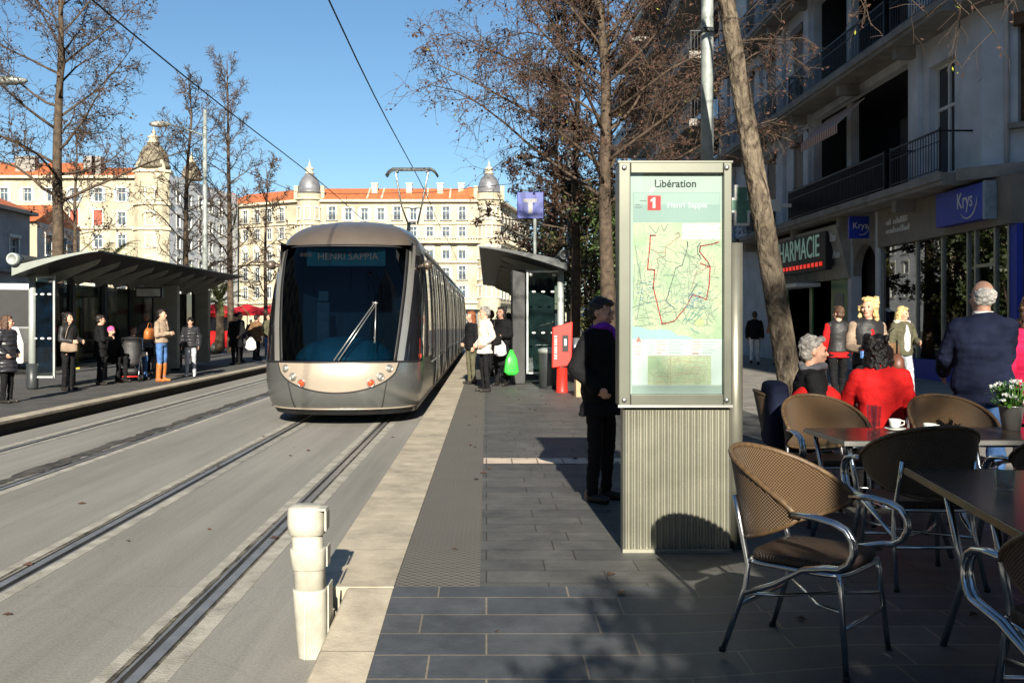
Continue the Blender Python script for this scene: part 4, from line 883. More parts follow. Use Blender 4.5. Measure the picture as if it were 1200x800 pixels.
def person(label,x,y,rz,H=1.70,z=HP,pose='stand',arms=('down','down'),look=0,nod=0,lean=0,hair=('short','h_brown'),top=('f_black',.022,.86),legs='f_black',shoes='shoe',scarf=None,skirt=None,boots=None,hood=None,vest=None,girth=1.0,face=True,vox=.010,seat=.46,group=None,sleeves=None,skin='skin',opened=None,collar=None):
    sc=H/1.75
    root=empty('person',(x,y,z),rz,label,'person',group)
    dz=0; Ms=Matrix.Identity(4)
    if pose=='sit': dz=(seat+.11)/sc-.93
    Ms=Matrix.Translation((0,0,.93+dz))@Matrix.Rotation(R(lean),4,'X')@Matrix.Translation((0,0,-.93))
    SC=Matrix.Scale(sc,4)
    T=lambda v:(Ms@Vector(v))
    hipL=[Vector((s*.09,0,.90+dz)) for s in(-1,1)]
    if pose=='sit': knee=[Vector((s*.11,-.42,.94+dz)) for s in(-1,1)]; ank=[Vector((s*.115,-.40,.09)) for s in(-1,1)]
    elif pose=='walk': knee=[Vector((-.09,-.13,.50)),Vector((.09,.03,.49))]; ank=[Vector((-.09,-.22,.09)),Vector((.09,.30,.14))]
    elif pose=='walk2': knee=[Vector((-.09,.02,.49)),Vector((.09,-.10,.50))]; ank=[Vector((-.09,.24,.12)),Vector((.09,-.16,.09))]
    else: knee=[Vector((s*.098,-.012,.50)) for s in(-1,1)]; ank=[Vector((s*.105+(.01 if s>0 else 0),.02,.085)) for s in(-1,1)]
    sh=[T((s*.172*girth**.5,.005,1.385)) for s in(-1,1)]
    el=[];wr=[]
    for i,s in enumerate((-1,1)):
        e,w_=arm_pose(arms[i],s); el.append(T(e)); wr.append(T(w_))
    hc=T((0,-.012,1.615)); Mh=Matrix.Translation(hc)@Matrix.Rotation(R(look),4,'Z')@Matrix.Rotation(R(nod),4,'X')
    # ---- body
    def torso(mb,inf,z0,z1=1.6,flare=0,g=girth):
        rr=[]
        for zz,rx,ry in TORSO:
            if zz>z1: break
            if zz<z0-1e-6: continue
            rr.append(ring(SC@Ms,0,.0,zz,rx*g+inf,ry*g+inf))
        if z0<.86 and pose!='sit':
            lo=[]
            n=4
            for k in range(n): 
                zz=z0+(.86-z0)*k/n; lo.append(ring(SC@Ms,0,0,zz,.165*g+inf+flare*(1-k/n),.118*g+inf+flare*(1-k/n)))
            rr=lo+rr
        mb.loft(rr)
    b=MB(); torso(b,0,.86)
    def cp(mb,p,q_,r0,r1): mb.cap(SC@Vector(p),SC@Vector(q_),r0*sc,r1*sc)
    for i in(0,1):
        cp(b,hipL[i],knee[i],.080,.055); cp(b,knee[i],ank[i],.054,.036)
        toe=ank[i]+Vector((.01*(-1,1)[i],-.14,-.052)); cp(b,ank[i]+Vector((0,.02,-.04)),toe,.036,.028)
        cp(b,sh[i],el[i],.052,.038); cp(b,el[i],wr[i],.038,.026)
        d=(wr[i]-el[i]).normalized(); up=Vector((0,-1,0)) if abs(d.y)<.75 else Vector((0,0,-1)); s_=(up-d*up.dot(d)).normalized(); nrm=d.cross(s_)
        palm=wr[i]+d*.05
        cp(b,wr[i],palm-s_*.016,.024,.022); cp(b,wr[i],palm+s_*.016,.024,.022); cp(b,palm-s_*.02,palm+s_*.02,.022,.022)
        cu=nrm*(1 if nrm.dot(Vector((-(-1,1)[i],0,0)))>0 else -1)
        for k,(o_,l) in enumerate(((.033,.068),(.012,.078),(-.011,.072),(-.033,.055))):
            a0=palm+s_*o_*.8+d*.015; a1=a0+d*l*.55+s_*o_*.25+cu*.008; a2=a1+d*l*.42+cu*.022
            cp(b,a0,a1,.0095,.0085); cp(b,a1,a2,.0085,.007)
        t0=wr[i]+d*.025+s_*.02; t1=t0+s_*.03+d*.03+cu*.01; cp(b,t0,t1,.012,.010); cp(b,t1,t1+d*.03+s_*.004,.010,.008)
    HM=SC@Mh
    def E(mb,c,r): mb.ell(c,r,Mx=HM)
    E(b,(0,.012,.022),(.074,.094,.104)); E(b,(0,-.028,-.03),(.062,.066,.098)); E(b,(0,-.045,-.088),(.045,.045,.042))
    b.cap(HM@Vector((0,-.090,.005)),HM@Vector((0,-.112,-.035)),.009*sc,.014*sc); E(b,(0,-.083,.022),(.05,.018,.012)); E(b,(0,-.088,-.068),(.026,.014,.012))
    for s in(-1,1): E(b,(s*.074,.012,-.01),(.010,.020,.032)); E(b,(s*.04,-.068,-.03),(.024,.024,.022))
    nb=SC@T((0,.005,1.44)); b.cap(nb,HM@Vector((0,.012,-.06)),.060*sc,.052*sc)
    remesh(b,'body',skin,root,vox*sc if vox>.012 else .0095,3)
    if face:
        for s in(-1,1):
            q=MB(); q.ell((s*.031,-.0865,.002),(.013,.008,.008),Mx=HM,n=8,k=6); q.build('eye','eye',root)
            q=MB(); q.ell((s*.032,-.092,.021),(.019,.007,.004),Mx=HM,n=8,k=4); q.build('eyebrow',hair[1],root)
        q=MB(); q.ell((0,-.0985,-.066),(.022,.007,.007),Mx=HM,n=8,k=6); q.build('lips','lips',root)
    # ---- hair
    kind,hm=hair; h=MB()
    if kind=='bald':
        E(h,(0,.042,.012),(.083,.074,.078)); E(h,(0,.03,-.02),(.083,.07,.055)) 
    elif kind=='hat':
        E(h,(0,.016,.05),(.084,.104,.09)); E(h,(0,.016,.02),(.088,.108,.035))
    elif kind=='cap':
        E(h,(0,.016,.05),(.084,.104,.085)); E(h,(0,-.11,.045),(.06,.06,.010))
    else:
        E(h,(0,.030,.040),(.084,.098,.096)); E(h,(0,.055,-.02),(.078,.068,.07)); E(h,(0,-.045,.092),(.055,.045,.03))
        if kind in('long','wavy'):
            L=.34 if kind=='long' else .20
            for a in range(-4,5):
                an=R(90+a*24); px,py=.080*math.cos(an),.02+.082*math.sin(an)
                h.cap(HM@Vector((px,py,.0)),HM@Vector((px*1.15,py*1.0+.012,-L*(1 if abs(a)<3 else .9))),.034*sc,.022*sc)
        if kind=='wavy':
            rd=random.Random(8)
            for k in range(26):
                an=rd.uniform(R(-25),R(205)); E(h,(.092*math.cos(an),.025+.09*math.sin(an),rd.uniform(-.16,.11)*1.0),(.034,.034,.034))
        if kind=='bun': E(h,(0,.11,.02),(.05,.045,.05))
    remesh(h,'hat' if kind in('hat','cap') else 'hair',hm,root,.009,1,0 if kind in('hat','cap') else .010,34)
    # ---- upper clothing
    tm_,inf,hem=top
    q=MB(); torso(q,inf,hem if pose!='sit' else .86,1.475,.02 if hem<.8 else 0)
    armtop=q if not sleeves else MB()
    for i in(0,1):
        cp(armtop,sh[i],el[i],.054+inf*.62,.044+inf*.75); d=(wr[i]-el[i]).normalized(); cp(armtop,el[i],wr[i]-d*.01,.044+inf*.8,.034+inf*.6)
    if pose=='sit' and hem<.8:
        for i in(0,1): cp(q,hipL[i],knee[i]*.75+hipL[i]*.25,.10+inf*.4,.082+inf*.3)
    
    if not hood and not vest:
        for k in range(16):
            a=R(-50)+R(280)*k/16; a2=a+R(280)/16; cpt=lambda t:SC@T((.078*math.cos(t),.008+.074*math.sin(t),1.468+.012*math.sin(t))); q.cap(cpt(a),cpt(a2),.021*sc,.021*sc,8)
    remesh(q,'coat' if hem<.8 else 'jacket',tm_,root,.012,2,.011,8)
    if sleeves: remesh(armtop,'sleeves',sleeves,root,.013,2,.004,10)
    if vest:
        q=MB(); torso(q,inf+.012,.92,1.475)
        for i in(0,1): cp(q,T(((-.05,.05)[i],0,1.44)),sh[i]*.86+T((0,0,1.40))*.14,.05+inf,.058+inf*.8)
        remesh(q,'vest',vest,root,.014,2,.004,9)
    # ---- lower clothing
    q=MB(); g=1+(girth-1)*.6
    rr=[ring(SC@Ms,0,0,zz,rx*girth+.008,ry*girth+.008) for zz,rx,ry in TORSO if zz<=1.0]; q.loft(rr)
    for i in(0,1):
        cp(q,hipL[i],knee[i],.090*g,.066*g); cp(q,knee[i],ank[i]+Vector((0,0,.0)),.064*g,.050*g)
    remesh(q,'trousers',legs,root,.012,2,.009,11)
    for i in(0,1):
        q=MB(); f=ank[i]+Vector((0,.03,-.045)); cp(q,f,f+Vector((.012*(-1,1)[i],-.185,-.006)),.044,.036); cp(q,ank[i]+Vector((0,.02,0)),f,.046,.044)
        if boots: cp(q,ank[i],ank[i]*.2+knee[i]*.8,.055,.070)
        remesh(q,'boot' if boots else 'shoe',boots or shoes,root,.012,2)
    if scarf:
        q=MB(); 
        for k in range(18):
            a=2*PI*k/18; a2=2*PI*(k+1)/18
            P_=lambda t:SC@T((.088*math.cos(t),-.012+.088*math.sin(t),1.475+.022*math.sin(t*2)))
            q.cap(P_(a),P_(a2),.036*sc,.036*sc,8)
        q.cap(SC@T((.03,-.10,1.45)),SC@T((.05,-.135,1.25)),.035*sc,.03*sc)
        remesh(q,'scarf',scarf,root,.011,2,.008,16)
    if collar:
        q=MB()
        for k in range(18):
            cpt=lambda t:SC@T((.062*math.cos(t),.006+.062*math.sin(t),1.492)); q.cap(cpt(2*PI*k/18),cpt(2*PI*(k+1)/18),.016*sc,.016*sc,8)
        remesh(q,'shirt_collar',collar,root,.008,1)
    if opened:
        q=MB(); yf=-(.112*girth+inf)+.028; q.cap(SC@T((0,yf+.02,1.37)),SC@T((0,yf,1.22)),.045*sc,.062*sc); q.cap(SC@T((0,yf,1.22)),SC@T((0,yf,.98)),.062*sc,.06*sc); remesh(q,'shirt',opened,root,.012,2,.004,14)
    if hood:
        q=MB()
        for k in range(16):
            a=R(-30)+R(240)*k/15; E_=SC@T((.11*math.cos(a),.03+.10*math.sin(a),1.45)); q.ell(E_,(.045*sc,.045*sc,.05*sc))
        remesh(q,'hood',hood,root,.012,2,.012,22)
    return root
P=person
# right-hand promenade
P('elderly woman in a black coat sitting in profile at the cafe',2.56,7.85,R(84),1.68,pose='sit',arms=('lap','lap'),hair=('short','h_grey'),top=('f_black',.035,.7),legs='f_black',scarf='f_grey',lean=4)
P('dark haired woman in a bright red coat seated with her back to us',3.16,7.86,R(168),1.70,pose='sit',arms=('table','table'),hair=('wavy','h_black'),top=('f_red',.035,.7),legs='f_black',look=-18,lean=8)
P('balding white haired man in a navy jacket standing with his back to us',3.92,7.75,R(176),1.79,arms=('fwd','fwd'),hair=('bald','h_white'),top=('f_navy',.04,.80),legs='f_jeans',girth=1.2,look=12,collar='f_white')
P('woman in a magenta coat cut off by the right edge',4.62,8.3,R(170),1.68,arms=('down','down'),hair=('wavy','h_brown'),top=('f_pink',.035,.62),legs='f_black',look=8)
P('curly blonde woman in a black vest walking towards us',4.66,12.0,R(5),1.76,pose='walk',arms=('hold','down'),hair=('wavy','h_blond'),top=('f_beige',.018,.90),legs='f_black',vest='leather',look=-40,opened='f_red')
P('long haired young woman in an olive parka and pale jeans beside the shop window',7.42,17.5,R(14),1.72,pose='walk2',arms=('down','hold'),hair=('long','h_blond'),top=('f_olive',.035,.86),legs='f_greyj',shoes='f_white',hood='f_cream',look=22,nod=8,opened='f_white')
P('person in a black leather vest with red sleeves walking away to the pharmacy',6.1,17.0,R(172),1.72,pose='walk',arms=('swing','down'),hair=('short','h_brown'),top=('f_red',.02,.84),vest='leather',legs='f_black',look=30)
P('man in a dark jacket and pale trousers walking away far along the pavement',8.75,32,R(160),1.76,pose='walk',hair=('short','h_brown'),top=('f_black',.03,.84),legs='f_white',face=False)
P('pedestrian in a brown jacket half hidden behind the leaning trunk',9.15,31,R(-30),1.72,pose='walk2',arms=('hold','down'),hair=('short','h_black'),top=('tan',.03,.86),legs='f_greyj',face=False)
# platform by the panel
P('person in a black jacket and violet scarf reading the map panel',0.93,8.0,R(50),1.66,arms=('pocket','pocket'),hair=('short','h_black'),top=('f_black',.045,.74),legs='f_black',scarf='f_purple',look=8,nod=10)
P('grey haired man in a cream jacket waiting at the platform edge',-.03,20.2,R(-70),1.76,arms=('pocket','pocket'),hair=('short','h_grey'),top=('f_cream',.035,.78),legs='f_black',look=-10)
P('auburn haired woman in a dark jacket beside the cream jacket man',-.35,22.6,R(-60),1.68,arms=('pocket','down'),hair=('long','h_red'),top=('f_black',.03,.84),legs='f_olive',face=False)
P('woman in a long black coat with bags behind the cream jacket man',.33,22.0,R(-30),1.78,arms=('down','hold'),hair=('wavy','h_black'),top=('f_black',.05,.45),legs='f_black')
P('grey haired man standing behind the cream jacket man near the tram',.10,26.0,R(-80),1.74,arms=('pocket','pocket'),hair=('short','h_brown'),top=('f_grey',.03,.84),legs='f_black',face=False)
P('dark dressed woman waiting under the right shelter',.55,25.5,R(-100),1.66,arms=('pocket','pocket'),hair=('long','h_black'),top=('f_black',.03,.7),legs='f_black',face=False)
# left platform
P('woman in a long black quilted coat at the left edge',-8.5,17.4,R(80),1.56,arms=('pocket','pocket'),hair=('long','h_brown'),top=('puffer',.055,.62),legs='f_black',look=30)
P('woman in a black leather jacket holding a phone beside the shelter glass',-8.78,20.6,R(70),1.64,arms=('hold','hold'),hair=('wavy','h_black'),top=('leather',.03,.90),legs='f_black')
P('seated woman with a pink knitted hat on the shelter bench',-8.95,23.4,R(60),1.62,pose='sit',arms=('lap','lap'),hair=('hat','f_pinkhat'),top=('f_black',.035,.7),legs='f_black')
P('seated person in blue jeans with a pale bag on the lap',-8.75,24.3,R(50),1.66,pose='sit',arms=('lap','lap'),hair=('short','h_brown'),top=('f_black',.03,.86),legs='f_jeans',nod=15)
P('person in a dark coat standing in front of the shelter bench',-8.78,22.3,R(120),1.60,arms=('fold','fold'),hair=('short','h_black'),top=('f_black',.04,.7),legs='f_black')
P('woman in a grey jacket, blue jeans and tan boots at the platform edge',-7.78,23.5,R(75),1.74,arms=('fold','fold'),hair=('bun','h_black'),top=('f_beige',.03,.92),legs='f_jeans',boots='tan',scarf='f_beige',look=10)
P('boy in a black quilted jacket and grey jeans facing us',-7.72,25.6,R(8),1.55,arms=('down','down'),hair=('hat','f_black'),top=('puffer',.05,.86),legs='f_greyj',shoes='f_white')
P('person in a long black coat at the far end of the left shelter',-8.3,32.5,R(-20),1.70,arms=('pocket','pocket'),hair=('hat','f_black'),top=('f_black',.06,.6),legs='f_black',face=False,girth=1.15)
P('person in a brown winter coat waiting far along the left platform',-8.55,36.5,R(150),1.68,arms=('pocket','pocket'),hair=('short','h_black'),top=('f_brown',.05,.72),legs='f_black',face=False)
P('person in an olive coat and bright blue jeans nearest the tram on the left platform',-8.3,37.8,R(-150),1.76,arms=('pocket','down'),hair=('short','h_brown'),top=('f_olive',.05,.8),legs='f_jeans',face=False)
P('person in a black jacket far behind the left platform crowd',-9.0,40.5,R(40),1.72,arms=('pocket','down'),hair=('short','h_brown'),top=('f_black',.04,.8),legs='f_jeans',face=False)
P('person in a dark red jacket far along the left platform',-9.5,43.0,R(-10),1.70,arms=('down','down'),hair=('short','h_black'),top=('f_red',.04,.8),legs='f_black',face=False)
P('person in a grey coat behind the seated jeans person under the left shelter',-9.2,26.5,R(60),1.70,arms=('pocket','pocket'),hair=('short','h_grey'),top=('f_grey',.04,.75),legs='f_black')
P('woman with long brown hair standing deep under the left shelter',-9.1,28.6,R(100),1.66,arms=('fold','fold'),hair=('long','h_brown'),top=('f_black',.04,.75),legs='f_jeans',face=False)
P('man in a dark jacket beside the far shelter post on the left',-8.6,34.2,R(70),1.76,arms=('pocket','down'),hair=('short','h_black'),top=('f_navy',.04,.82),legs='f_black',face=False)
P('woman in a long dark red coat at the far left platform end',-9.0,38.6,R(110),1.66,arms=('pocket','pocket'),hair=('long','h_black'),top=('f_brown',.04,.6),legs='f_black',face=False)
# things people carry
def bag(name,label,cat,loc,rz,prof,m,handle=None,hm='f_black'):
    r=empty(name,loc,rz,label,cat); q=MB(); q.loft([sq(a,b_,z,n=20,e=.6) for a,b_,z in prof]); o=q.build('bag_body',m,r)
    if handle: q=MB(); q.tube(handle,.008,6); q.build('handle',hm,r)
    return r
HB=[(.05,.03,0),(.17,.075,.03),(.16,.07,.17),(.12,.03,.24)]
bag('handbag','tan leather shoulder bag hanging behind the woman in tan boots','handbag',(-8.06,23.48,1.22),R(80),[(.08,.05,0),(.19,.09,.03),(.17,.08,.2),(.12,.04,.28)],'tan',[(-.12,0,.24),(-.05,.0,.40),(.05,0,.40),(.12,0,.24)],'tan')
bag('handbag','beige handbag at the hip of the leather jacket woman','handbag',(-8.68,20.42,1.02),R(20),HB,'f_beige',[(-.1,0,.2),(-.03,.02,.5),(.02,.1,.6)],'f_beige')
bag('handbag','pale bag lying on the lap of the seated jeans person','handbag',(-8.5,24.05,.80),R(40),[(.1,.06,0),(.2,.1,.03),(.18,.09,.1),(.1,.04,.12)],'f_cream')
bag('handbag','black shoulder bag at the back of the cream jacket man','handbag',(.20,20.25,1.16),R(60),HB,'leather',[(-.12,0,.2),(-.06,0,.55),(.02,0,.6)],'leather')
bag('plastic_bag','white plastic bag between the cream jacket man and the black coat woman','shopping bag',(.30,21.5,.90),.3,[(.07,.05,0),(.14,.09,.06),(.12,.07,.24),(.03,.02,.36)],'f_white')
bag('plastic_bag','bright green plastic bag hanging low beside the black coat woman','shopping bag',(.55,21.6,.48),.2,[(.1,.07,0),(.17,.1,.08),(.13,.08,.34),(.03,.02,.56)],mat('green_plastic',(.05,.55,.06),.35,var=.3,scale=14))
bag('plastic_bag','white plastic bag beside the long black coat on the left platform','shopping bag',(-7.75,32.3,.70),.3,[(.1,.07,0),(.18,.1,.08),(.15,.08,.28),(.04,.02,.42)],'f_white')
bag('handbag','brown handbag on the arm of the blonde woman','handbag',(5.02,12.0,1.02),R(70),[(.1,.06,0),(.2,.09,.04),(.18,.08,.2),(.1,.03,.26)],mat('brown_leather',(.12,.045,.025),.45),[(-.1,0,.22),(-.06,0,.42),(.06,0,.42),(.1,0,.22)])
bag('handbag','dark bag carried by the long haired young woman','handbag',(7.15,17.3,1.05),R(30),HB,'f_brown',[(-.1,0,.2),(-.03,.02,.45),(.06,0,.5)])
fb=empty('red_gift',(4.52,11.66,1.33),label='small red and blue packet held by the blonde woman',cat='packet'); q=MB(); q.box((0,0,0),(.10,.07,.16),.4); q.build('wrapper','f_red',fb,bevel=.015); q=MB(); q.box((-.05,-.03,-.05),(.07,.05,.09),.4); q.build('blue_wrapper',mat('blue_wrap',(.12,.25,.55),.4),fb,bevel=.01)
sw=empty('red_shawl',(0,0,HP),0,'red shawl draped over the chair of the elderly woman','shawl'); q=MB(); q.cap((2.40,7.70,.62),(2.46,7.72,.84),.05,.065); q.cap((2.46,7.72,.84),(2.60,7.74,.93),.065,.065); q.cap((2.60,7.74,.93),(2.76,7.76,.86),.065,.05); remesh(q,'cloth','f_red',sw,.016,2,.03,9)
q=MB(); q.loft([[Vector((x*s_+.0,y*s_,zz)) for x,y,_ in sq(.24,.085,0,n=24)] for s_,zz in((.85,0),(1,.06),(1.02,.42),(.92,.50),(.5,.52))]); cz=q.build('folded_coat','f_navy',bevel=.02); cz.location=(2.33,7.93,HP+.46); cz.rotation_euler=(R(0),0,R(85)); tag(cz,'dark navy coat hung over the back of the elderly woman chair','coat')
# pushchair
pc=empty('pushchair',(-8.55,23.5,HP),R(10),'black folding pushchair with a quilted hood on the left platform','pushchair')
q=MB(); q.loft([[Vector((.24*math.cos(a)*s_,.10+dy+.13*math.sin(a)*s_,zz)) for a in [2*PI*k/18 for k in range(18)]] for s_,zz,dy in((.6,.36,-.06),(.95,.45,-.03),(1.05,.70,.05),(1.0,.88,.06),(.7,.98,.02))]); q.build('seat_hood','leather',pc)
for s_ in(-1,1):
    q=MB(); q.tube([(s_*.24,.36,1.03),(s_*.25,.20,.70),(s_*.24,-.10,.30),(s_*.24,-.22,.10)],.016,8); q.tube([(s_*.25,.18,.62),(s_*.24,.28,.10)],.014,8); q.build('frame','alu' ,pc)
    for yy in(-.22,.28):
        q=MB(); q.lathe([(.06,-.02),(.085,-.015),(.085,.015),(.06,.02)],(s_*.26,yy,.087),18,Mx=Matrix.Rotation(R(90),4,'Y')); w_=q.build('wheel','black',pc); q=MB(); q.lathe([(.03,-.024),(.03,.024)],(s_*.26,yy,.087),12,Mx=Matrix.Rotation(R(90),4,'Y')); q.build('hub','steel',w_)
q=MB(); q.tube([(-.24,.36,1.03),(.24,.36,1.03)],.018,8); q.build('handlebar','black',pc); q=MB(); q.loft([sq(.2,.16,.16),sq(.23,.2,.32)]); q.build('basket','black',pc); q=MB(); q.tube([(-.24,-.2,.13),(.24,-.2,.13)],.014,8); q.build('front_bar','redpaint',pc)
# bake the remeshed surfaces into plain meshes
dg=bpy.context.evaluated_depsgraph_get(); dg.update()
for o,amp,fr in BAKE:
    me=bpy.data.meshes.new_from_object(o.evaluated_get(dg))
    if amp:
        nr=[v.normal.copy() for v in me.vertices]
        for v,n_ in zip(me.vertices,nr): v.co+=n_*amp*(noise.noise(v.co*fr+Vector((o.parent.location.x*7,0,0)))*1.1+(.8*noise.noise(Vector((v.co.x*fr*1.2,v.co.y*fr*1.2,v.co.z*fr*3.2))) if amp<.02 else 0))
    o.modifiers.clear(); old=o.data; o.data=me; me.name=old.name.split('.')[0]
    me.polygons.foreach_set('use_smooth',[True]*len(me.polygons))
# ------------------------------------------------------------------ far buildings
M['cream']=mat('cream_stucco',(.42,.37,.26),.85,var=.24,scale=.35,bump=.1,bscale=4); M['creamtrim']=mat('pale_stone_trim',(.50,.44,.32),.85,var=.12,scale=.8)
M['rooftile']=mat('terracotta_tiles',(.46,.13,.045),.85,var=.22,scale=1.3,bump=.5,bscale=9); M['zinc']=mat('zinc_dome',(.20,.20,.21),.5,.35,var=.22,scale=1.2)
M['stonedome']=mat('weathered_stone_dome',(.20,.17,.12),.85,var=.35,scale=1.5,bump=.5,bscale=5)
M['pane']=mat('far_window_pane',(.10,.13,.16),.15,var=.5,scale=2,spec=.6); M['frame']=mat('window_frame_white',(.62,.60,.54),.7); M['shutter']=mat('grey_blue_shutter',(.34,.40,.42),.7,var=.2); M['redshutter']=mat('red_shutter',(.33,.075,.04),.7,var=.2)
def winmesh(name,w_,h,arched=False,shut=None,rail=False,sill=True):
    """window in local coords: x across, facing -y, origin bottom centre at the wall face; slots pane, frame, shutter, iron"""
    q=MB(); q.mi=0; q.quad((-w_/2,.22,0),(w_/2,.22,0),(w_/2,.22,h),(-w_/2,.22,h))
    q.mi=1; f=.07
    for x in(-w_/2+f/2,0,w_/2-f/2): q.bx(x-f/2,x+f/2,.14,.219,0,h)
    for z in(f/2,h*.68,h-f/2): q.bx(-w_/2+f,-f/2-.001,.15,.218,z-f/2,z+f/2); q.bx(f/2+.001,w_/2-f,.15,.218,z-f/2,z+f/2)
    # surround
    q.bx(-w_/2-.18,-w_/2-.002,-.06,-.003,-.05,h+.0); q.bx(w_/2+.002,w_/2+.18,-.06,-.003,-.05,h+.0); q.bx(-w_/2-.26,w_/2+.26,-.14,-.004,h+.02,h+.26)
    if arched: q.lathe([(w_/2+.1,-.05),(w_/2+.1,.04)],(0,-.05,h-.02),20,Mx=Matrix.Rotation(R(90),4,'X'))
    if sill: q.bx(-w_/2-.2,w_/2+.2,-.2,-.004,-.2,-.06)
    if shut:
        q.mi=2
        if shut=='closed': q.bx(-w_/2+.02,w_/2-.02,.05,.12,.02,h-.02)
        else: q.bx(-w_/2-.55,-w_/2-.02,-.12,-.065,0,h); q.bx(w_/2+.02,w_/2+.55,-.12,-.065,0,h)
    if rail:
        q.mi=3; q.bx(-w_/2-.3,w_/2+.3,-.45,-.41,.9,.95); q.bx(-w_/2-.3,w_/2+.3,-.45,-.41,.02,.06)
        for i in range(12): x=-w_/2-.3+(w_+.6)*i/11; q.bx(x-.015,x+.015,-.44,-.42,.06,.9)
        q.mi=1; q.bx(-w_/2-.4,w_/2+.4,-.5,-.004,-.05,.0)
    me=q.mesh(name)
    for m in('pane','frame','redshutter' if shut=='closed' else 'shutter','iron'): me.materials.append(M[m])
    return me
WMS={k:winmesh('window',*a) for k,a in {'std':(1.25,1.9),'tall':(1.25,2.3,False,None,True),'arch':(1.3,2.1,True),'narrow':(.8,1.9),'red':(1.3,2.3,False,'closed'),'shut':(1.2,2.0,False,'open')}.items()}
WD={'std':(1.25,1.9),'tall':(1.25,2.3),'arch':(1.3,2.1),'narrow':(.8,1.9),'red':(1.3,2.3),'shut':(1.2,2.0)}
def facade(root,p0,p1,z0,z1,wins,name='wall',m='cream',z=0):
    """one wall from p0 to p1 (left to right as seen from outside); wins: (distance along, sill height, kind)"""
    p0,p1=Vector((*p0,z0)),Vector((*p1,z0)); u=(p1-p0); W=u.length; u.normalize(); n=Vector((u.y,-u.x,0))
    hs=[(a-WD[k][0]/2,a+WD[k][0]/2,b-z0,b-z0+WD[k][1]) for a,b,k in wins]
    q=MB()
    # wall in vertical bands so that the hole grid stays small
    holes(q,p0,u,(0,0,1),W,z1-z0,hs,.24,n); o=q.build(name,m,root,recalc=False)
    for a,b,k in wins:
        w_=link('window',WMS[k],root); c=p0+u*a; w_.location=(c.x,c.y,b); w_.rotation_euler.z=math.atan2(u.y,u.x)
    return o
def ledge(root,pts,z,d=.5,h=.35,m='creamtrim',name='cornice'):
    q=MB()
    for (a,b) in zip(pts,pts[1:]):
        a,b=Vector((*a,0)),Vector((*b,0)); u=(b-a).normalized(); n=Vector((u.y,-u.x,0)); c=(a+b)/2+n*(d/2-.02); q.box((c.x,c.y,z+h/2),((b-a).length+d*.6,d,h),math.atan2(u.y,u.x))
    return q.build(name,m,root)
def balustrade(root,pts,z,h=.9):
    q=MB()
    for (a,b) in zip(pts,pts[1:]):
        a,b=Vector((*a,0)),Vector((*b,0)); u=(b-a).normalized(); n=Vector((u.y,-u.x,0)); L=(b-a).length; an=math.atan2(u.y,u.x)
        c=(a+b)/2+n*.8; q.box((c.x,c.y,z+h),(L,.18,.12),an); q.box((c.x,c.y,z-.12),(L,1.0,.22),an)
        for i in range(int(L/.45)): p=a+u*(i*.45+.2)+n*.8; q.box((p.x,p.y,z+h/2),(.14,.14,h-.1),an)
    return q.build('balcony',"creamtrim",root)
def dome(root,x,y,z,r,m,zt,fin='creamtrim',name='dome',fh=.62):
    H=zt-z; q=MB(); q.lathe([(r*1.12,0),(r*1.12,.12*H),(r,.13*H),(r*1.03,.30*H),(r*.93,.55*H),(r*.70,.80*H),(r*.42,.95*H),(r*.38,H)],(x,y,z),24); d=q.build(name,m,root)
    H=H*fh; q=MB(); q.lathe([(r*.42,0),(r*.5,.06*H),(r*.36,.1*H),(r*.3,.4*H),(r*.44,.44*H),(r*.40,.5*H),(r*.2,.62*H),(r*.10,.78*H),(r*.16,.82*H),(.04,1.05*H),(.03,1.25*H)],(x,y,zt),16); q.build('lantern',fin,d)
D0=170.0
def X0(px): return PX(px,D0)
def row_z(py): return ZY(py,D0)
pal=empty('domed_apartment_building',(0,0,0),label='long cream apartment block with orange roof and two grey domes at the street end',cat='building')
TL,TR=X0(362),X0(573); Y=D0
rq=random.Random(17); VAR={'std':('std','std','shut','std'),'tall':('tall','tall','shut','tall'),'arch':('arch',)}
rows=[(19.0,'tall'),(15.9,'std'),(12.3,'arch'),(8.7,'tall'),(5.6,'std')]
wx=[2.4+2.82*i for i in range(10)]
facade(pal,(TL+1.6,Y),(TR-1.6,Y),0,22.2,[(a,z,rq.choice(VAR[k])) for z,k in rows for a in wx if a<TR-TL-4.2])
LA,LB=(X0(250),Y+9),(TL-1.6,Y)
ll_=(Vector(LB)-Vector(LA)).length
facade(pal,LA,LB,0,22.2,[(a,z,k) for z,k in rows for a in [1.6+2.9*i for i in range(5)] if a<ll_-.9])
RA,RB=(TR+1.6,Y),(9.0,Y+34)
facade(pal,RA,RB,0,22.2,[(a,z,k) for z,k in rows for a in [2.2+3.3*i for i in range(9)]])
for tx in(TL,TR):
    n=10; pts=[(tx+2.15*math.cos(R(200+i*14)) ,Y+.5+2.15*math.sin(R(200+i*14))) for i in range(11)]
    q=MB(); poly=pts+[(tx+2,Y+3),(tx-2,Y+3)]; q.prism(poly,0,23.6); q.build('corner_tower','cream',pal)
    for zz,k in rows:
        for an in(225,270,315): 
            w_=link('window',WMS['narrow'],pal,(tx+2.17*math.cos(R(an)),Y+.5+2.17*math.sin(R(an)),zz+.1),R(an+90))
    q=MB(); q.lathe([(2.5,0),(2.6,.25),(2.3,.3)],(tx,Y+.5,22.4),20); q.lathe([(2.5,0),(2.6,.2),(2.3,.25)],(tx,Y+.5,18.0),20); q.build('tower_cornice','creamtrim',pal)
    dome(pal,tx,Y+.6,23.7,1.85,'zinc',27.0)
    for s_ in(-1,1): q=MB(); q.bx(tx+s_*2.3-.35,tx+s_*2.3+.35,Y+.2,Y+.9,22.4,25.0); q.build('roof_pier','cream',pal)
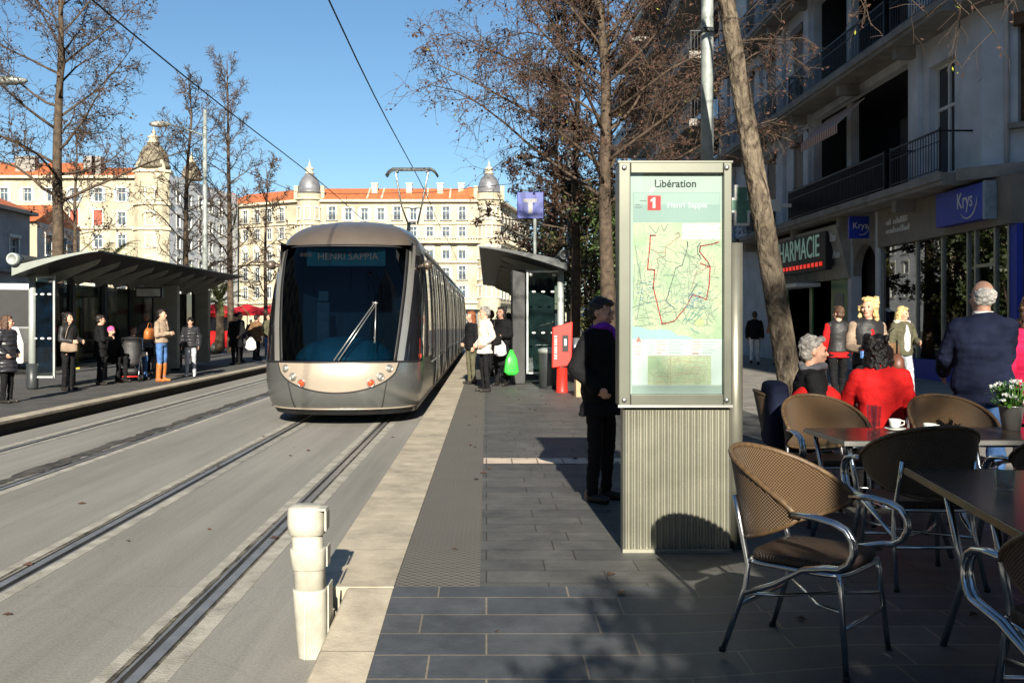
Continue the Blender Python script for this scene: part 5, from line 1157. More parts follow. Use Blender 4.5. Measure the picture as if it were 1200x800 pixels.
path=[LA,LB,(TR+1.6,Y),RB]
ledge(pal,path,22.1,.8,.4); ledge(pal,path,18.3,.35,.25); ledge(pal,path,11.6,.5,.3); ledge(pal,path,4.6,.5,.35); balustrade(pal,[(TL+1.6,Y),(TR+1.6,Y)],15.2); balustrade(pal,[RA,RB],15.2)
def roof(root,p0,p1,z,dep,h,over=.5,name='roof',m='rooftile'):
    a,b=Vector((*p0,0)),Vector((*p1,0)); u=(b-a).normalized(); n=Vector((u.y,-u.x,0)); A=a+n*over; B=b+n*over; q=MB()
    A2,B2=a-n*dep/2,b-n*dep/2; A3,B3=a-n*(dep+over),b-n*(dep+over)
    Z=Vector((0,0,z)); H=Vector((0,0,z+h)); 
    q.add([A+Z,B+Z,B2+H,A2+H,A3+Z,B3+Z],[(0,1,2,3),(3,2,5,4),(0,3,4),(1,5,2),(0,4,5,1)]); return q.build(name,m,root)
roof(pal,(TL+1.6,Y),(TR-1.6,Y),22.52,10,2.6); roof(pal,LA,LB,22.52,10,2.6); roof(pal,RA,RB,22.52,10,2.4)
for px in(437,478,515,540): 
    x=X0(px); q=MB(); q.bx(x-.5,x+.5,Y+2.5,Y+3.5,23,25.6); q.bx(x-.6,x+.6,Y+2.4,Y+3.6,25.6,25.8); q.build('chimney','creamtrim',pal)
for px in(430,447,500,527):
    x=X0(px); q=MB(); q.box((x,Y+2.6,24.0),(.3,5.6,.12),Mx=Matrix.Rotation(R(0),4,'Z')@Matrix.Rotation(math.atan2(2.6,5.5),4,'X')); q.build('party_wall_cap','creamtrim',pal)
q=MB()
for i in range(11): q.box((TL+3+2.82*i,Y-.03,2.0),(2.2,.06,3.2))
q.build('shopfront','pane',pal)
q=MB(); q.box(((TL+TR)/2,Y-.9,3.6),(TR-TL-3,1.8,.12)); q.build('awning','creamtrim',pal)
# left domed building
D1=150.0; L0=lambda px:PX(px,D1)
lb=empty('domed_corner_building',(0,0,0),label='cream stone building with a weathered domed corner turret and red shutters on the left',cat='building')
tx=L0(178); f0,f1=(L0(-40),D1),(tx-2.6,D1)
zr=[(19.8,'shut'),(16.2,'red'),(12.8,'std'),(9.4,'shut'),(5.6,'tall')]
W_=f1[0]-f0[0]; ws=[]
for z,k in zr:
    for j,a in enumerate([2.2+3.6*i for i in range(9)]):
        if a<W_-1.0: ws.append((a,z,k if not(k=='red' and j in(2,3,6)) else 'std'))
facade(lb,f0,f1,0,23.4,ws)
q=MB(); n=14; q.prism([(tx-2.6,D1+2),(tx-2.6,D1-.2),(tx-1.8,D1-.9),(tx+1.8,D1-.9),(tx+2.7,D1-.1),(tx+2.7,D1+2)],0,24.5); q.build('corner_tower','cream',lb)
for z,k in zr: link('window',WMS['std'],lb,(tx,D1-.905,z),0)
ledge(lb,[f0,f1],23.3,.8,.4); ledge(lb,[f0,f1],15.6,.4,.3); ledge(lb,[f0,f1],8.6,.4,.3)
for z in(24.2,19.2,15.4): q=MB(); q.prism([(tx-2.9,D1+1),(tx-2.9,D1-.4),(tx-1.9,D1-1.2),(tx+1.9,D1-1.2),(tx+3.0,D1-.3),(tx+3.0,D1+1)],z,z+.35); q.build('tower_cornice','creamtrim',lb)
q=MB(); q.lathe([(2.3,-.15),(2.3,.25)],(tx,D1-.6,24.6),24,Mx=Matrix.Rotation(R(90),4,'X')); q.build('arched_pediment','creamtrim',lb)
dome(lb,tx,D1+.8,25.0,2.25,'stonedome',28.8,fh=.55)
roof(lb,(L0(-40),D1),(L0(104),D1),23.75,12,2.9); roof(lb,(L0(105),D1),(tx-2.6,D1),23.3,10,2.4)
for px,w_ in((24,1.5),(100,.9),(108,.7)): x=L0(px); q=MB(); q.bx(x-w_,x+w_,D1+1.5,D1+3,24.2,27.0); q.build('chimney','stonegrey',lb)
facade(lb,(tx+2.7,D1),(tx+6.5,D1+26),0,24.0,[(a,z,'std') for z in(19.8,16.2,12.8,9.4,5.6) for a in(3,7,11,15,19,23)],m='wallgrey')
x=L0(206); dome(lb,x,D1+8,24.2,1.5,'stonedome',27.0,name='rear_dome',fh=.5)
# row of blocks between (behind the bare trees)
mb_=empty('rear_apartment_block',(0,0,0),label='plain cream block with orange roof seen through the bare trees left of the long block',cat='building')
a,b_=(PX(196,186),186),(PX(256,182),182); facade(mb_,a,b_,0,23.2,[(x,z,'std') for z in(19.5,16,12.5,9,5.5) for x in(1.5,4.5,7.5)]); roof(mb_,a,b_,23.2,10,2.6); ledge(mb_,[a,b_],23.0,.6,.3)
# low grey hall at the left edge
hb=empty('low_market_hall',(0,0,0),label='low grey building in shade with orange tiled roofs at the left edge',cat='building')
ha,hc=(-34,86),(-34,56); M['wallshade']=mat('grey_plaster',(.34,.33,.33),.85,var=.2,scale=.6)
facade(hb,(-33.5,58),(-33.5,72),0,9.4,[(a,z,'std') for z in(5.6,2.2) for a in(2,5.2,8.4,11.6)],m='wallshade'); facade(hb,(-60,58),(-33.5,58),0,9.4,[(a,5.6,'std') for a in(20,24)],m='wallshade')
ledge(hb,[(-33.5,58),(-33.5,72)],5.0,.6,.25,'stonegrey'); ledge(hb,[(-33.5,58),(-33.5,72)],9.3,.6,.25,'stonegrey'); roof(hb,(-33.5,58),(-33.5,72),9.56,12,2.6)
h2=empty('gabled_house',(0,0,0),label='small cream house with an orange roof and dark gable behind the leftmost tree',cat='building')
facade(h2,(-49.5,95),(-43.5,95),0,11.2,[(a,z,'std') for z in(8.2,5.0) for a in(1.6,4.3)]); facade(h2,(-43.5,95),(-43.5,105),0,11.2,[(a,8.2,'std') for a in(2.5,6)],m='wallshade'); roof(h2,(-49.5,95),(-43.5,95),11.2,10,2.2)
# ------------------------------------------------------------------ right-hand buildings
XW=11.0
def rail(q,y0,y1,x,z,h=1.0,step=.13):
    q.bx(x-.02,x+.02,y0,y1,z+h-.04,z+h); q.bx(x-.012,x+.012,y0,y1,z+.08,z+.11); q.bx(x-.012,x+.012,y0,y1,z+h*.72,z+h*.74)
    n=int((y1-y0)/step)
    for i in range(n+1): y=y0+(y1-y0)*i/n; q.bx(x-.008,x+.008,y-.008,y+.008,z+.1,z+h-.04)
ab=empty('street_corner_building',(0,0,0),label='pale grey corner building with balconies above the pharmacy and the optician',cat='building')
FL=[5.05,8.95,12.85,16.75]; FH=3.9; YG=20.3; YA,YB=21.8,44.0
hs=[]; wl=[]; log=[]
for fi,z in enumerate(FL):
    z0=z-HP
    log.append((25.6-YA,33.0-YA,z0+.12,z0+3.35))
    wl+= [(23.05-YA,24.4-YA,z0+.12,z0+2.9,'door'),(34.0-YA,35.2-YA,z0+.25,z0+2.8,'win'),(37.3-YA,38.5-YA,z0+.25,z0+2.8,'win'),(40.3-YA,41.5-YA,z0+.25,z0+2.8,'win')]
W=YB-YA; tot=21-HP-4.75
allh=[(W-b,W-a,c,d) for a,b,c,d in [h[:4] for h in wl]+log]
q=MB(); holes(q,(XW,YB,HP+4.5),(0,-1,0),(0,0,1),W,tot,[(a,b,c-4.5,d-4.5) for a,b,c,d in allh],.28,(-1,0,0)); q.build('wall','wallgrey',ab,recalc=False)
# chamfered corner
cu=Vector((1,-1.1,0)).normalized(); cn=Vector((cu.y,-cu.x,0)); c0=Vector((XW,YA,HP+4.5)); ch_=[(.75,1.75,z-HP-4.5+.9,z-HP-4.5+3.1) for z in FL]
q=MB(); holes(q,c0,cu,(0,0,1),5,tot,ch_,.28,cn); q.bx(XW+1.75,XW+16,YA+1.8,YB,4.6,20.5); q.build('corner_wall','wallgrey',ab,recalc=False)
for a0,a1,b0,b1 in ch_:
    c=c0+cu*((a0+a1)/2)-cn*.2; q=MB(); q.box((c.x,c.y,HP+4.5+(b0+b1)/2),(a1-a0,.05,b1-b0),math.atan2(cu.y,cu.x)); w_=q.build('window','brownshut',ab)
    q=MB(); c=c0+cu*((a0+a1)/2)+cn*.06; q.box((c.x,c.y,HP+4.5+b0-.06),(a1-a0+.3,.2,.12),math.atan2(cu.y,cu.x)); q.build('sill','stonegrey',w_); q=MB(); c=c0+cu*((a0+a1)/2)+cn*.08; q.box((c.x,c.y,HP+4.5+b1+.02),(a1-a0+.12,.22,.26),math.atan2(cu.y,cu.x)); q.build('blind_box','brownshut',w_)
    q=MB()
    for k in range(16): c=c0+cu*((a0+a1)/2)-cn*.165; q.box((c.x,c.y,HP+4.5+b0+.1+k*(b1-b0-.15)/16),(a1-a0-.04,.02,.05),math.atan2(cu.y,cu.x))
    q.build('slats',mat('brown_slat',(.10,.052,.026),.6) if 'brown_slat' not in bpy.data.materials else bpy.data.materials['brown_slat'],w_)
for h in wl:
    a,b_,c,d,k=h; y=YA+(a+b_)/2; q=MB(); q.bx(XW+.24,XW+.26,YA+a,YA+b_,c+HP,d+HP); w_=q.build('window','glassdark',ab)
    q=MB()
    for yy in(YA+a+.04,y,YA+b_-.04): q.bx(XW+.18,XW+.235,yy-.04,yy+.04,c+HP,d+HP)
    for zz in(c+.05,(c+d)/2+.3,d-.05): q.bx(XW+.185,XW+.237,YA+a+.08,y-.041,zz+HP-.04,zz+HP+.04); q.bx(XW+.185,XW+.237,y+.041,YA+b_-.08,zz+HP-.04,zz+HP+.04)
    q.build('frame','white' if k=='door' else 'wallgrey',w_)
    if k=='win': q=MB(); q.bx(XW+.05,XW+.16,YA+a+.02,YA+b_-.02,(c+d)/2+HP-.5,d+HP); q.build('roller_blind','brownshut',w_); q=MB(); q.bx(XW-.10,XW-.004,YA+a-.1,YA+b_+.1,d+HP-.02,d+HP+.25); q.build('blind_box',M['tableedge'] if False else 'brownshut',w_); q=MB(); rail(q,YA+a-.1,YA+b_+.1,XW-.12,c+HP-.05,.95); q.build('window_rail','iron',w_)
for fi,(a,b_,c,d) in enumerate(log):
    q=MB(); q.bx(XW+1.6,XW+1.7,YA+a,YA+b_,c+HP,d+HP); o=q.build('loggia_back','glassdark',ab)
    q=MB(); q.bx(XW+.29,XW+1.6,YA+a,YA+b_,d+HP-.0,d+HP+.1); q.bx(XW+.29,XW+1.6,YA+a,YA+b_,c+HP-.1,c+HP); q.bx(XW+.29,XW+1.6,YA+a-.1,YA+a,c+HP,d+HP); q.bx(XW+.29,XW+1.6,YA+b_,YA+b_+.1,c+HP,d+HP); q.build('loggia_lining','darkmetal',o)  # loggia shade is put into the dark lining colour
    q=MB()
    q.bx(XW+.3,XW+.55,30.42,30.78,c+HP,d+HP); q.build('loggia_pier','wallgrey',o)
def awn():
    m,t,b=nt('striped_awning'); co=N(t,'ShaderNodeTexCoord'); w_=N(t,'ShaderNodeTexWave',Scale=1.6); w_.bands_direction='Y'; t.links.new(co.outputs['Object'],w_.inputs['Vector']); r=N(t,'ShaderNodeValToRGB'); r.color_ramp.interpolation='CONSTANT'; r.color_ramp.elements[1].position=.5; r.color_ramp.elements[0].color=(.35,.12,.08,1); r.color_ramp.elements[1].color=(.55,.46,.38,1); t.links.new(w_.outputs['Color'],r.inputs[0]); t.links.new(r.outputs[0],b.inputs['Base Color']); b.inputs['Roughness'].default_value=.9; return m
M['awning']=awn()
q=MB(); q.add([(XW-.05,28.4,8.1),(XW-.05,31.6,8.1),(XW-.85,31.6,7.35),(XW-.85,28.4,7.35),(XW-.85,31.6,7.1),(XW-.85,28.4,7.1)],[(0,1,2,3),(3,2,4,5)]); aw=q.build('awning','awning',ab); s=aw.modifiers.new('t','SOLIDIFY'); s.thickness=.02
# slabs and railings along each floor
for fi,z in enumerate(FL):
    q=MB(); q.bx(XW-.80,XW-.004,YA+.2,YB,z-.32,z-.05); q.bx(XW-.86,XW-.80,YA+.15,YB,z-.22,z-.04)
    cx=c0+cu*2.55+cn*.36; q.box((cx.x,cx.y,z-.183),(5.6,.78,.262),math.atan2(cu.y,cu.x))
    for yy in(25,29,33.4,36.3,39.4,42.5): q.bx(XW-.62,XW-.006,yy-.12,yy+.12,z-.62,z-.322)
    q.build('balcony_slab','stonegrey',ab)
    q=MB(); rail(q,25.3,33.3,XW-.74,z-.04,1.0,.11); rail(q,22.2,24.9,XW-.74,z-.04,1.0,.14)
    for yy in(22.2,24.9,25.3,33.3): q.bx(XW-.74,XW,yy-.02,yy+.02,z+.90,z+.94); q.bx(XW-.76,XW-.72,yy-.02,yy+.02,z-.04,z+1.0)
    if fi>=1: rail(q,33.6,42.8,XW-.74,z-.04,1.0,.13)
    q.build('railing','iron',ab)
    if fi==0: q=MB(); q.bx(XW-.70,XW-.67,25.35,33.25,z,z+1.0); q.build('railing_screen','f_black',ab)
for yy in(25.0,33.45,36.35,39.4,43.6): q=MB(); q.bx(XW-.12,XW-.003,yy-.26,yy+.26,5.05,20.5); q.build('pilaster','wallgrey',ab)
q=MB(); c=c0+cu*.55+cn*.07; q.tube([(c.x,c.y,4.8),(c.x,c.y,20)],.05,10); q.build('drainpipe','wallgrey',ab)
q=MB(); q.bx(XW-.5,XW+16,YA+1,YB,20.7,21.1); q.build('roof_cornice','stonegrey',ab)
# ground floor
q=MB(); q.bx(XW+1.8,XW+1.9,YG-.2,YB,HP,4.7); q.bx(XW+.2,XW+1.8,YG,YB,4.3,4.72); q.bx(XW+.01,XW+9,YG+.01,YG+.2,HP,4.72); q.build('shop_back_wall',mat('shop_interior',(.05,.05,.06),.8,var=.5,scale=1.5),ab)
for a,b_ in((27.25,27.5),(29.3,29.6),(36.2,YB)): q=MB(); q.bx(XW-.10,XW+.2,a,b_,HP,4.72); q.build('ground_floor_pier','wallgrey',ab)
q=MB(); q.bx(XW-.08,XW+.2,27.5,29.3,3.9,4.72)
pts=[]; 
for k in range(13): a=PI*k/12; pts.append((28.4+.9*math.cos(a),3.0+.9*math.sin(a)))
q.prism(pts+[(27.5,3.9),(29.3,3.9)][:2],XW-.05,XW+.2,lambda y,z,x:(x,y,z)); q.build('door_surround','stonegrey',ab); q=MB(); q.bx(XW+.35,XW+.42,27.5,29.3,HP,3.9); dr=q.build('entrance_door',mat('dark_wood_door',(.02,.013,.01),.5),ab); q=MB(); q.ell((XW+.33,28.3,1.3),(.04,.04,.04)); q.build('handle','tableedge',dr)
# optician shop
op=q=MB(); q.bx(XW-.14,XW+.2,YG,27.25,3.70,4.72); fas=q.build('optician_fascia','wallwarm',ab)
q=MB(); q.bx(XW-.06,XW+.2,YG,27.25,HP,.72); q.build('shop_plinth','blue',ab)
ys_=[20.6,21.15,22.0,22.35,23.6,25.0,27.2]
for a,b_ in zip(ys_,ys_[1:]):
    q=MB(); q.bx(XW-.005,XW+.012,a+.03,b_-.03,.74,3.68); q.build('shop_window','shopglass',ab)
q=MB()
for yy in ys_: q=MB(); q.bx(XW-.05,XW+.08,yy-.035,yy+.035,.72,3.70); q.build('window_mullion','steel',ab)
q=MB(); q.bx(XW-.048,XW+.078,21.19,21.96,2.86,2.93); q.build('window_transom','steel',ab)
q=MB(); q.bx(XW-.03,XW+.1,YG,20.56,.72,3.70); q.build('blue_panel','blue',ab)
M['shopblue']=mat('display_blue',(.02,.07,.20),.5,var=.6,scale=3); M['poster_red']=mat('poster_red',(.45,.03,.03),.5)
for yy,z,w_,h,m in((26.4,2.6,.5,1.0,'poster_red'),(24.4,2.0,.35,.8,'poster_red'),(25.6,1.5,1.2,1.4,'shopblue'),(23.0,1.6,.9,1.6,'shopblue'),(21.6,1.8,.5,1.2,'shopblue')):
    q=MB(); q.bx(XW+.45,XW+.5,yy-w_/2,yy+w_/2,z-h/2,z+h/2); q.build('window_poster',m,ab)
text('poster_text','-50',.3,(XW+.43,24.4,2.1),STREET,'white',ab)
q=MB()
for k in range(5): q.ell((XW+.6,21.8+k*1.1,1.0),(.18,.2,.28)); q.bx(XW+.4,XW+.9,21.5+k*1.1,22.1+k*1.1,.6,.75)
q.build('window_display','f_white' if False else 'shopblue',ab)
q=MB(); q.bx(XW-.40,XW-.145,20.95,23.15,3.86,4.64); kb=q.build('optician_sign_box','blue',fas,bevel=.01)
q=MB(); q.bx(XW-.41,XW-.15,20.86,20.945,3.84,4.66); q.build('sign_end',mat('sign_end_grey',(.30,.36,.40),.4),kb)
text('sign_text','Krys',.50,(XW-.405,21.75,4.33),STREET,'white',kb,.004,.78)
def smile(par,x,yc,zc,r,m,c=None):
    q=MB(); pts=[]
    for k in range(17): a=R(225+k*8.6); pts.append((x,yc-r*math.cos(a),zc+r*math.sin(a)))
    q.tube(pts,[.004+.016*math.sin(PI*k/16) for k in range(17)],6); return q.build('smile_logo',m,par)
smile(kb,XW-.406,21.62,4.35,.42,'white')
q=MB(); rd=random.Random(2)
for row,(z,n) in enumerate(((4.25,12),(4.02,13))):
    for k in range(n): 
        if row==0 and k in(3,): continue
        hh=rd.choice((.10,.10,.16)); q.box((XW-.15,26.6-k*.115,z+hh/2),(.02,.075*rd.uniform(.5,1),hh))
q.build('fascia_lettering','white',fas)
# small projecting optician sign
kp=empty('projecting_sign',(10.68,28.0,4.40),label='small blue square optician sign projecting over the arched door',cat='sign'); q=MB(); q.bx(-.33,.30,0,.12,-.38,.25); q.build('panel','blue',kp,bevel=.02); text('sign_text','Krys',.26,(-.015,-.004,-.02),CAMF,'white',kp,.003,.9)
q=MB(); pts=[(.22*math.cos(R(-100+k*12)),-.006,-.08+.2*math.sin(R(-100+k*12))) for k in range(11)]; q.tube(pts,.010,6); q.build('smile_logo','white',kp); q=MB(); q.bx(.30,.36,.03,.09,-.1,-.02); q.build('bracket','iron',kp)
# pharmacy
q=MB(); q.add([(XW-.55,29.35,4.55),(XW-.55,36.0,4.55),(XW-.15,36.0,2.95),(XW-.15,29.35,2.95),(XW,29.35,4.55),(XW,36,4.55),(XW,36,2.95),(XW,29.35,2.95)],[(0,1,2,3),(0,4,5,1),(3,2,6,7),(0,3,7,4),(1,5,6,2)]); pf=q.build('pharmacy_fascia',mat('grey_fascia',(.34,.33,.30),.6),ab)
q=MB(); q.bx(XW-.60,XW-.40,30.1,36.1,3.25,4.42); bb=q.build('black_sign_panel','black',pf)
M['neong']=mat('neon_green_white',(.45,.75,.62),.4,var=0,emit=.03); M['neonr']=mat('neon_red',(1,.03,.015),.4,var=0,emit=.25)
text('pharmacy_text','PHARMACIE',1.0,(XW-.61,32.95,3.99),STREET,'neong',bb,.01,.86)
q=MB()
for k in range(14): q.box((XW-.61,30.5+k*.38,3.44),(.02,.22,.13))
q.build('red_lettering','neonr',bb)
text('fascia_text','Bio',.40,(XW-.485,29.78,4.2),STREET,'white',pf,.02,.9); text('fascia_text','Aro-',.40,(XW-.355,29.78,3.70),STREET,'white',pf,.02,.9)
M['greenpaint']=mat('green_shopfront',(.02,.16,.04),.4,var=.2)
for a,b_ in((29.65,31.2),(33.0,33.3),(35.7,36.2)): q=MB(); q.bx(XW-.04,XW+.2,a,b_,HP,2.95); q.build('green_front','greenpaint',ab); q=MB(); q.bx(XW+.02,XW+.04,31.2,35.7,HP,2.93); q.build('pharmacy_door','glassdark',ab)
q=MB(); q.bx(XW-.055,XW-.042,30.1,30.9,1.3,2.5); q.build('window_poster','shfin',ab); q=MB(); q.bx(XW-.9,XW-.1,32,35.6,2.78,2.90); q.build('canopy','white',ab)
q=MB(); q.bx(XW-.09,XW-.082,37.3,40.6,.5,3.3); q.build('dark_shop_window','glassdark',ab)
# pharmacy cross
pcx=empty('pharmacy_cross',(8.6,33,5.55),label='green pharmacy cross edged in white behind the map panel',cat='sign')
def cross(r,a): return [(-a,-r),(a,-r),(a,-a),(r,-a),(r,a),(a,a),(a,r),(-a,r),(-a,a),(-r,a),(-r,-a),(-a,-a)]
q=MB(); q.prism(cross(.68,.25),0,.18,lambda x,z,y:(x,y,z)); q.build('border','white',pcx); q=MB(); q.prism(cross(.60,.17),-.012,-.002,lambda x,z,y:(x,y,z)); q.build('green_face',mat('cross_green',(.10,.24,.17),.5,var=.2),pcx); q=MB(); q.bx(.68,2.36,.05,.12,-.06,.06); q.bx(.9,1.3,.0,.045,-.2,.2); q.build('bracket','white',pcx)
# next building along: white balconies
nb_=empty('balcony_building',(0,0,0),label='farther white building with long stepped balconies behind the trees',cat='building')
q=MB(); q.bx(10.9,26,44.4,74,HP,22.5); q.build('wall','wallgrey',nb_)
for k,z in enumerate((4.6,7.7,10.8,13.9,17.0,20.1)):
    for ya,yb in((45,53.5),(54.5,63),(64,73)):
        q=MB(); q.bx(9.3,10.89,ya,yb,z-.2,z+.12); q.build('balcony_slab','stonegrey',nb_); q=MB(); rail(q,ya,yb,9.36,z+.12,.95,.16); q.bx(9.36,10.9,ya-.02,ya+.02,z+1.02,z+1.07); 
        for i in range(11): q.bx(9.4+i*.14,9.415+i*.14,ya-.008,ya+.008,z+.15,z+1.03)
        q.build('railing','iron',nb_)
        q=MB(); q.bx(10.86,10.895,ya+1,yb-1,z+.13,z+2.5); q.build('window','glassdark',nb_)
# neighbour across the side street behind the viewer: it keeps the corner in shade
sb=empty('side_street_building',(0,0,0),label='tall pale building on the near side of the side street, beyond the right edge',cat='building')
q=MB(); q.bx(9.5,26,-45,11,HP,20); q.build('wall','wallgrey',sb); q=MB()
for i in range(12):
    for z in(5.5,9.2,12.9,16.4): q.bx(9.44,9.496,-42+i*4.3,-40.6+i*4.3,z,z+2.3)
q.build('window','glassdark',sb)
# the street goes on behind the viewer: these close the sky off there
for lab,x0,x1,y0,y1,h in (('long pale block lining the left side of the street, beyond the left edge',-46,-27,-70,38,21),('pale block closing the street far behind the viewer',-26,9,-92,-78,23)):
    o_=empty('street_block',(0,0,0),label=lab,cat='building'); q=MB(); q.bx(x0,x1,y0,y1,0,h); q.build('wall','creamtrim',o_); q=MB()
    for z in(4.5,8,11.5,15,18):
        if x0<-40:
            for i in range(24): q.bx(x1+.004,x1+.06,y0+3+i*4.3,y0+4.3+i*4.3,z,z+2.1)
        else:
            for i in range(8): q.bx(x0+3+i*4,x0+4.3+i*4,y1+.004,y1+.06,z,z+2.1)
    q.build('window','pane',o_)
# ------------------------------------------------------------------ trees
def bark():
    m,t,b=nt('plane_bark'); L=t.links; b.inputs['Roughness'].default_value=.9; b.inputs['Specular IOR Level'].default_value=.15
    co=N(t,'ShaderNodeTexCoord'); mp=N(t,'ShaderNodeMapping'); mp.inputs['Scale'].default_value=(1,1,.45); L.new(co.outputs['Object'],mp.inputs[0])
    v=N(t,'ShaderNodeTexNoise',Scale=7,Detail=9,Roughness=.7,Distortion=1.4); L.new(mp.outputs[0],v.inputs['Vector'])
    r=N(t,'ShaderNodeValToRGB'); e=r.color_ramp.elements; e[0].position=.38; e[0].color=(.018,.014,.010,1); e[1].position=.66; e[1].color=(.21,.17,.125,1); k=e.new(.45); k.color=(.075,.058,.042,1); k=e.new(.53); k.color=(.13,.105,.075,1); L.new(v.outputs[0],r.inputs[0])
    L.new(r.outputs[0],b.inputs['Base Color'])
    n=N(t,'ShaderNodeTexNoise',Scale=26,Detail=5); L.new(mp.outputs[0],n.inputs['Vector']); bp=N(t,'ShaderNodeBump',Strength=1.0,Distance=.05); L.new(n.outputs[0],bp.inputs['Height']); L.new(bp.outputs['Normal'],b.inputs['Normal']); return m
M['bark']=bark(); M['barkdark']=mat('dark_bark',(.085,.06,.04),.9,var=.4,scale=6,bump=.6,bscale=25); M['twig']=mat('twig_bark',(.085,.058,.040),.9,var=.3,scale=3)
M['deadleaf']=mat('dry_brown_leaf',(.075,.034,.021),.8,var=.5,scale=1.6,col2=(.022,.012,.010)); M['seedleaf']=mat('dry_seed_leaf',(.06,.036,.024),.8,var=.5,scale=2); M['yleaf']=mat('yellow_green_leaf',(.34,.36,.04),.7,var=.4,scale=3)
def wob(p0,d,L,n,rd,w_,up=0,droop=0):
    pts=[Vector(p0)]; d=Vector(d).normalized(); st=L/n
    for i in range(n):
        d=(d+Vector((rd.gauss(0,w_),rd.gauss(0,w_),rd.gauss(0,w_)+up-droop*(i/n)))).normalized(); pts.append(pts[-1]+d*st)
    return pts
def leafquad(q,p,s,rd):
    u=Vector((rd.gauss(0,1),rd.gauss(0,1),rd.gauss(0,1))).normalized(); v=u.orthogonal().normalized(); w_=u.cross(v); k=rd.uniform(.5,.9)
    q.add([p,p+u*s*.5+v*s*.4*k+w_*s*.12,p+u*s,p+u*s*.5-v*s*.4*k-w_*s*.1],[(0,1,2,3)])
def tree(label,base,top,r0,clear,spread,seed,n1=15,n2=8,n3=6,n4=0,nleaf=3,ls=.07,leafm='deadleaf',bm='barkdark',el=(18,50),droop=.12,tw=.006,group='bare street trees',yel=0,cfrac=.97,lean=.0,n3f=1.0,azr=None,rbf=.42,wv=.25):
    rd=random.Random(seed); base,top=Vector(base),Vector(top); H=(top-base).length
    t=empty('tree',base,0,label,'tree',group); tr=MB(); cr=MB(); lf=MB(); yl=MB()
    ax=(top-base); n=14; P=[]
    for i in range(n+1):
        k=i/n; P.append(ax*k+Vector((noise.noise(Vector((k*3,seed,0)))*wv*k*H/8,noise.noise(Vector((k*3,seed,5)))*wv*k*H/8,0)))
    tr.tube(P,[r0*(1.25 if i==0 else 1)*(1-.93*(i/n)**1.15)+.008 for i in range(n+1)],12)
    for a in range(n1):
        k=clear+(cfrac-clear)*((a+rd.random()*.7)/n1); f=k*n; i=min(n-1,int(f)); p=P[i].lerp(P[i+1],f-i); rk=(k-clear)/(1-clear)
        az=a*2.4+rd.uniform(-.4,.4); e=R(el[0]+(el[1]-el[0])*rk+rd.uniform(-8,8)); L=spread*(1-.62*rk)*rd.uniform(.75,1.1)*(1 if rk>.12 else .85)
        d=Vector((math.cos(az)*math.cos(e),math.sin(az)*math.cos(e),math.sin(e)))
        A=wob(p,d,L,7,rd,.09,.05,droop); rb=max(.018,r0*rbf*(1-.75*rk)); tr.tube(A,[rb*(1-.85*j/7)+.004 for j in range(8)],7)
        for b_ in range(n2):
            f2=.22+.78*(b_+rd.random())/n2; j=min(6,int(f2*7)); p2=A[j].lerp(A[j+1],f2*7-j); dd=(A[j+1]-A[j]).normalized(); s_=dd.cross(Vector((rd.gauss(0,1),rd.gauss(0,1),rd.gauss(0,1)))).normalized()
            L2=L*.42*(1.1-.5*f2)*rd.uniform(.6,1.2); B=wob(p2,dd*.7+s_*.8+Vector((0,0,.12)),L2,5,rd,.13,.03,droop*1.4); cr.tube(B,[max(tw,rb*.28*(1-.8*m_/5)) for m_ in range(6)],4,cap=False)
            for c in range(n3):
                f3=.15+.85*(c+rd.random())/n3; j3=min(4,int(f3*5)); p3=B[j3].lerp(B[j3+1],f3*5-j3); d3=(B[j3+1]-B[j3]).normalized(); s3=d3.cross(Vector((rd.gauss(0,1),rd.gauss(0,1),rd.gauss(0,1)))).normalized()
                L3=max(.25,L2*.45*rd.uniform(.6,1.2)); C=wob(p3,d3*.6+s3,L3,3,rd,.2,.0,droop*2.2); cr.tube(C,[tw,tw*.8,tw*.7,tw*.5],3,cap=False)
                for e_ in range(n4):
                    j4=rd.randint(0,2); p4=C[j4].lerp(C[j4+1],rd.random()); D=wob(p4,(C[j4+1]-C[j4]).normalized()*.5+Vector((rd.gauss(0,1),rd.gauss(0,1),rd.gauss(-.2,1))).normalized(),L3*.6,2,rd,.25,0,droop*3); cr.tube(D,[tw*.7,tw*.6,tw*.4],3,cap=False)
                    for l in range(rd.randint(0,2)): leafquad(lf,D[rd.randint(0,2)]+Vector((rd.gauss(0,.02),rd.gauss(0,.02),rd.gauss(-.02,.02))),ls*rd.uniform(.5,1.2),rd)
                for l in range(rd.randint(0,2*nleaf)):
                    k_=rd.random()*3; j4=min(2,int(k_)); pp=C[j4].lerp(C[j4+1],k_-j4)
                    leafquad(yl if rd.random()<yel else lf,pp+Vector((rd.gauss(0,.03),rd.gauss(0,.03),rd.gauss(-.03,.03))),ls*rd.uniform(.5,1.35),rd)
    tr.build('trunk',bm,t); c=cr.build('crown','twig',t,recalc=False)
    if lf.v: lf.build('leaves',leafm,c,recalc=False)
    if yl.v: yl.build('yellow_leaves','yleaf',c,recalc=False)
    return t
z=HP
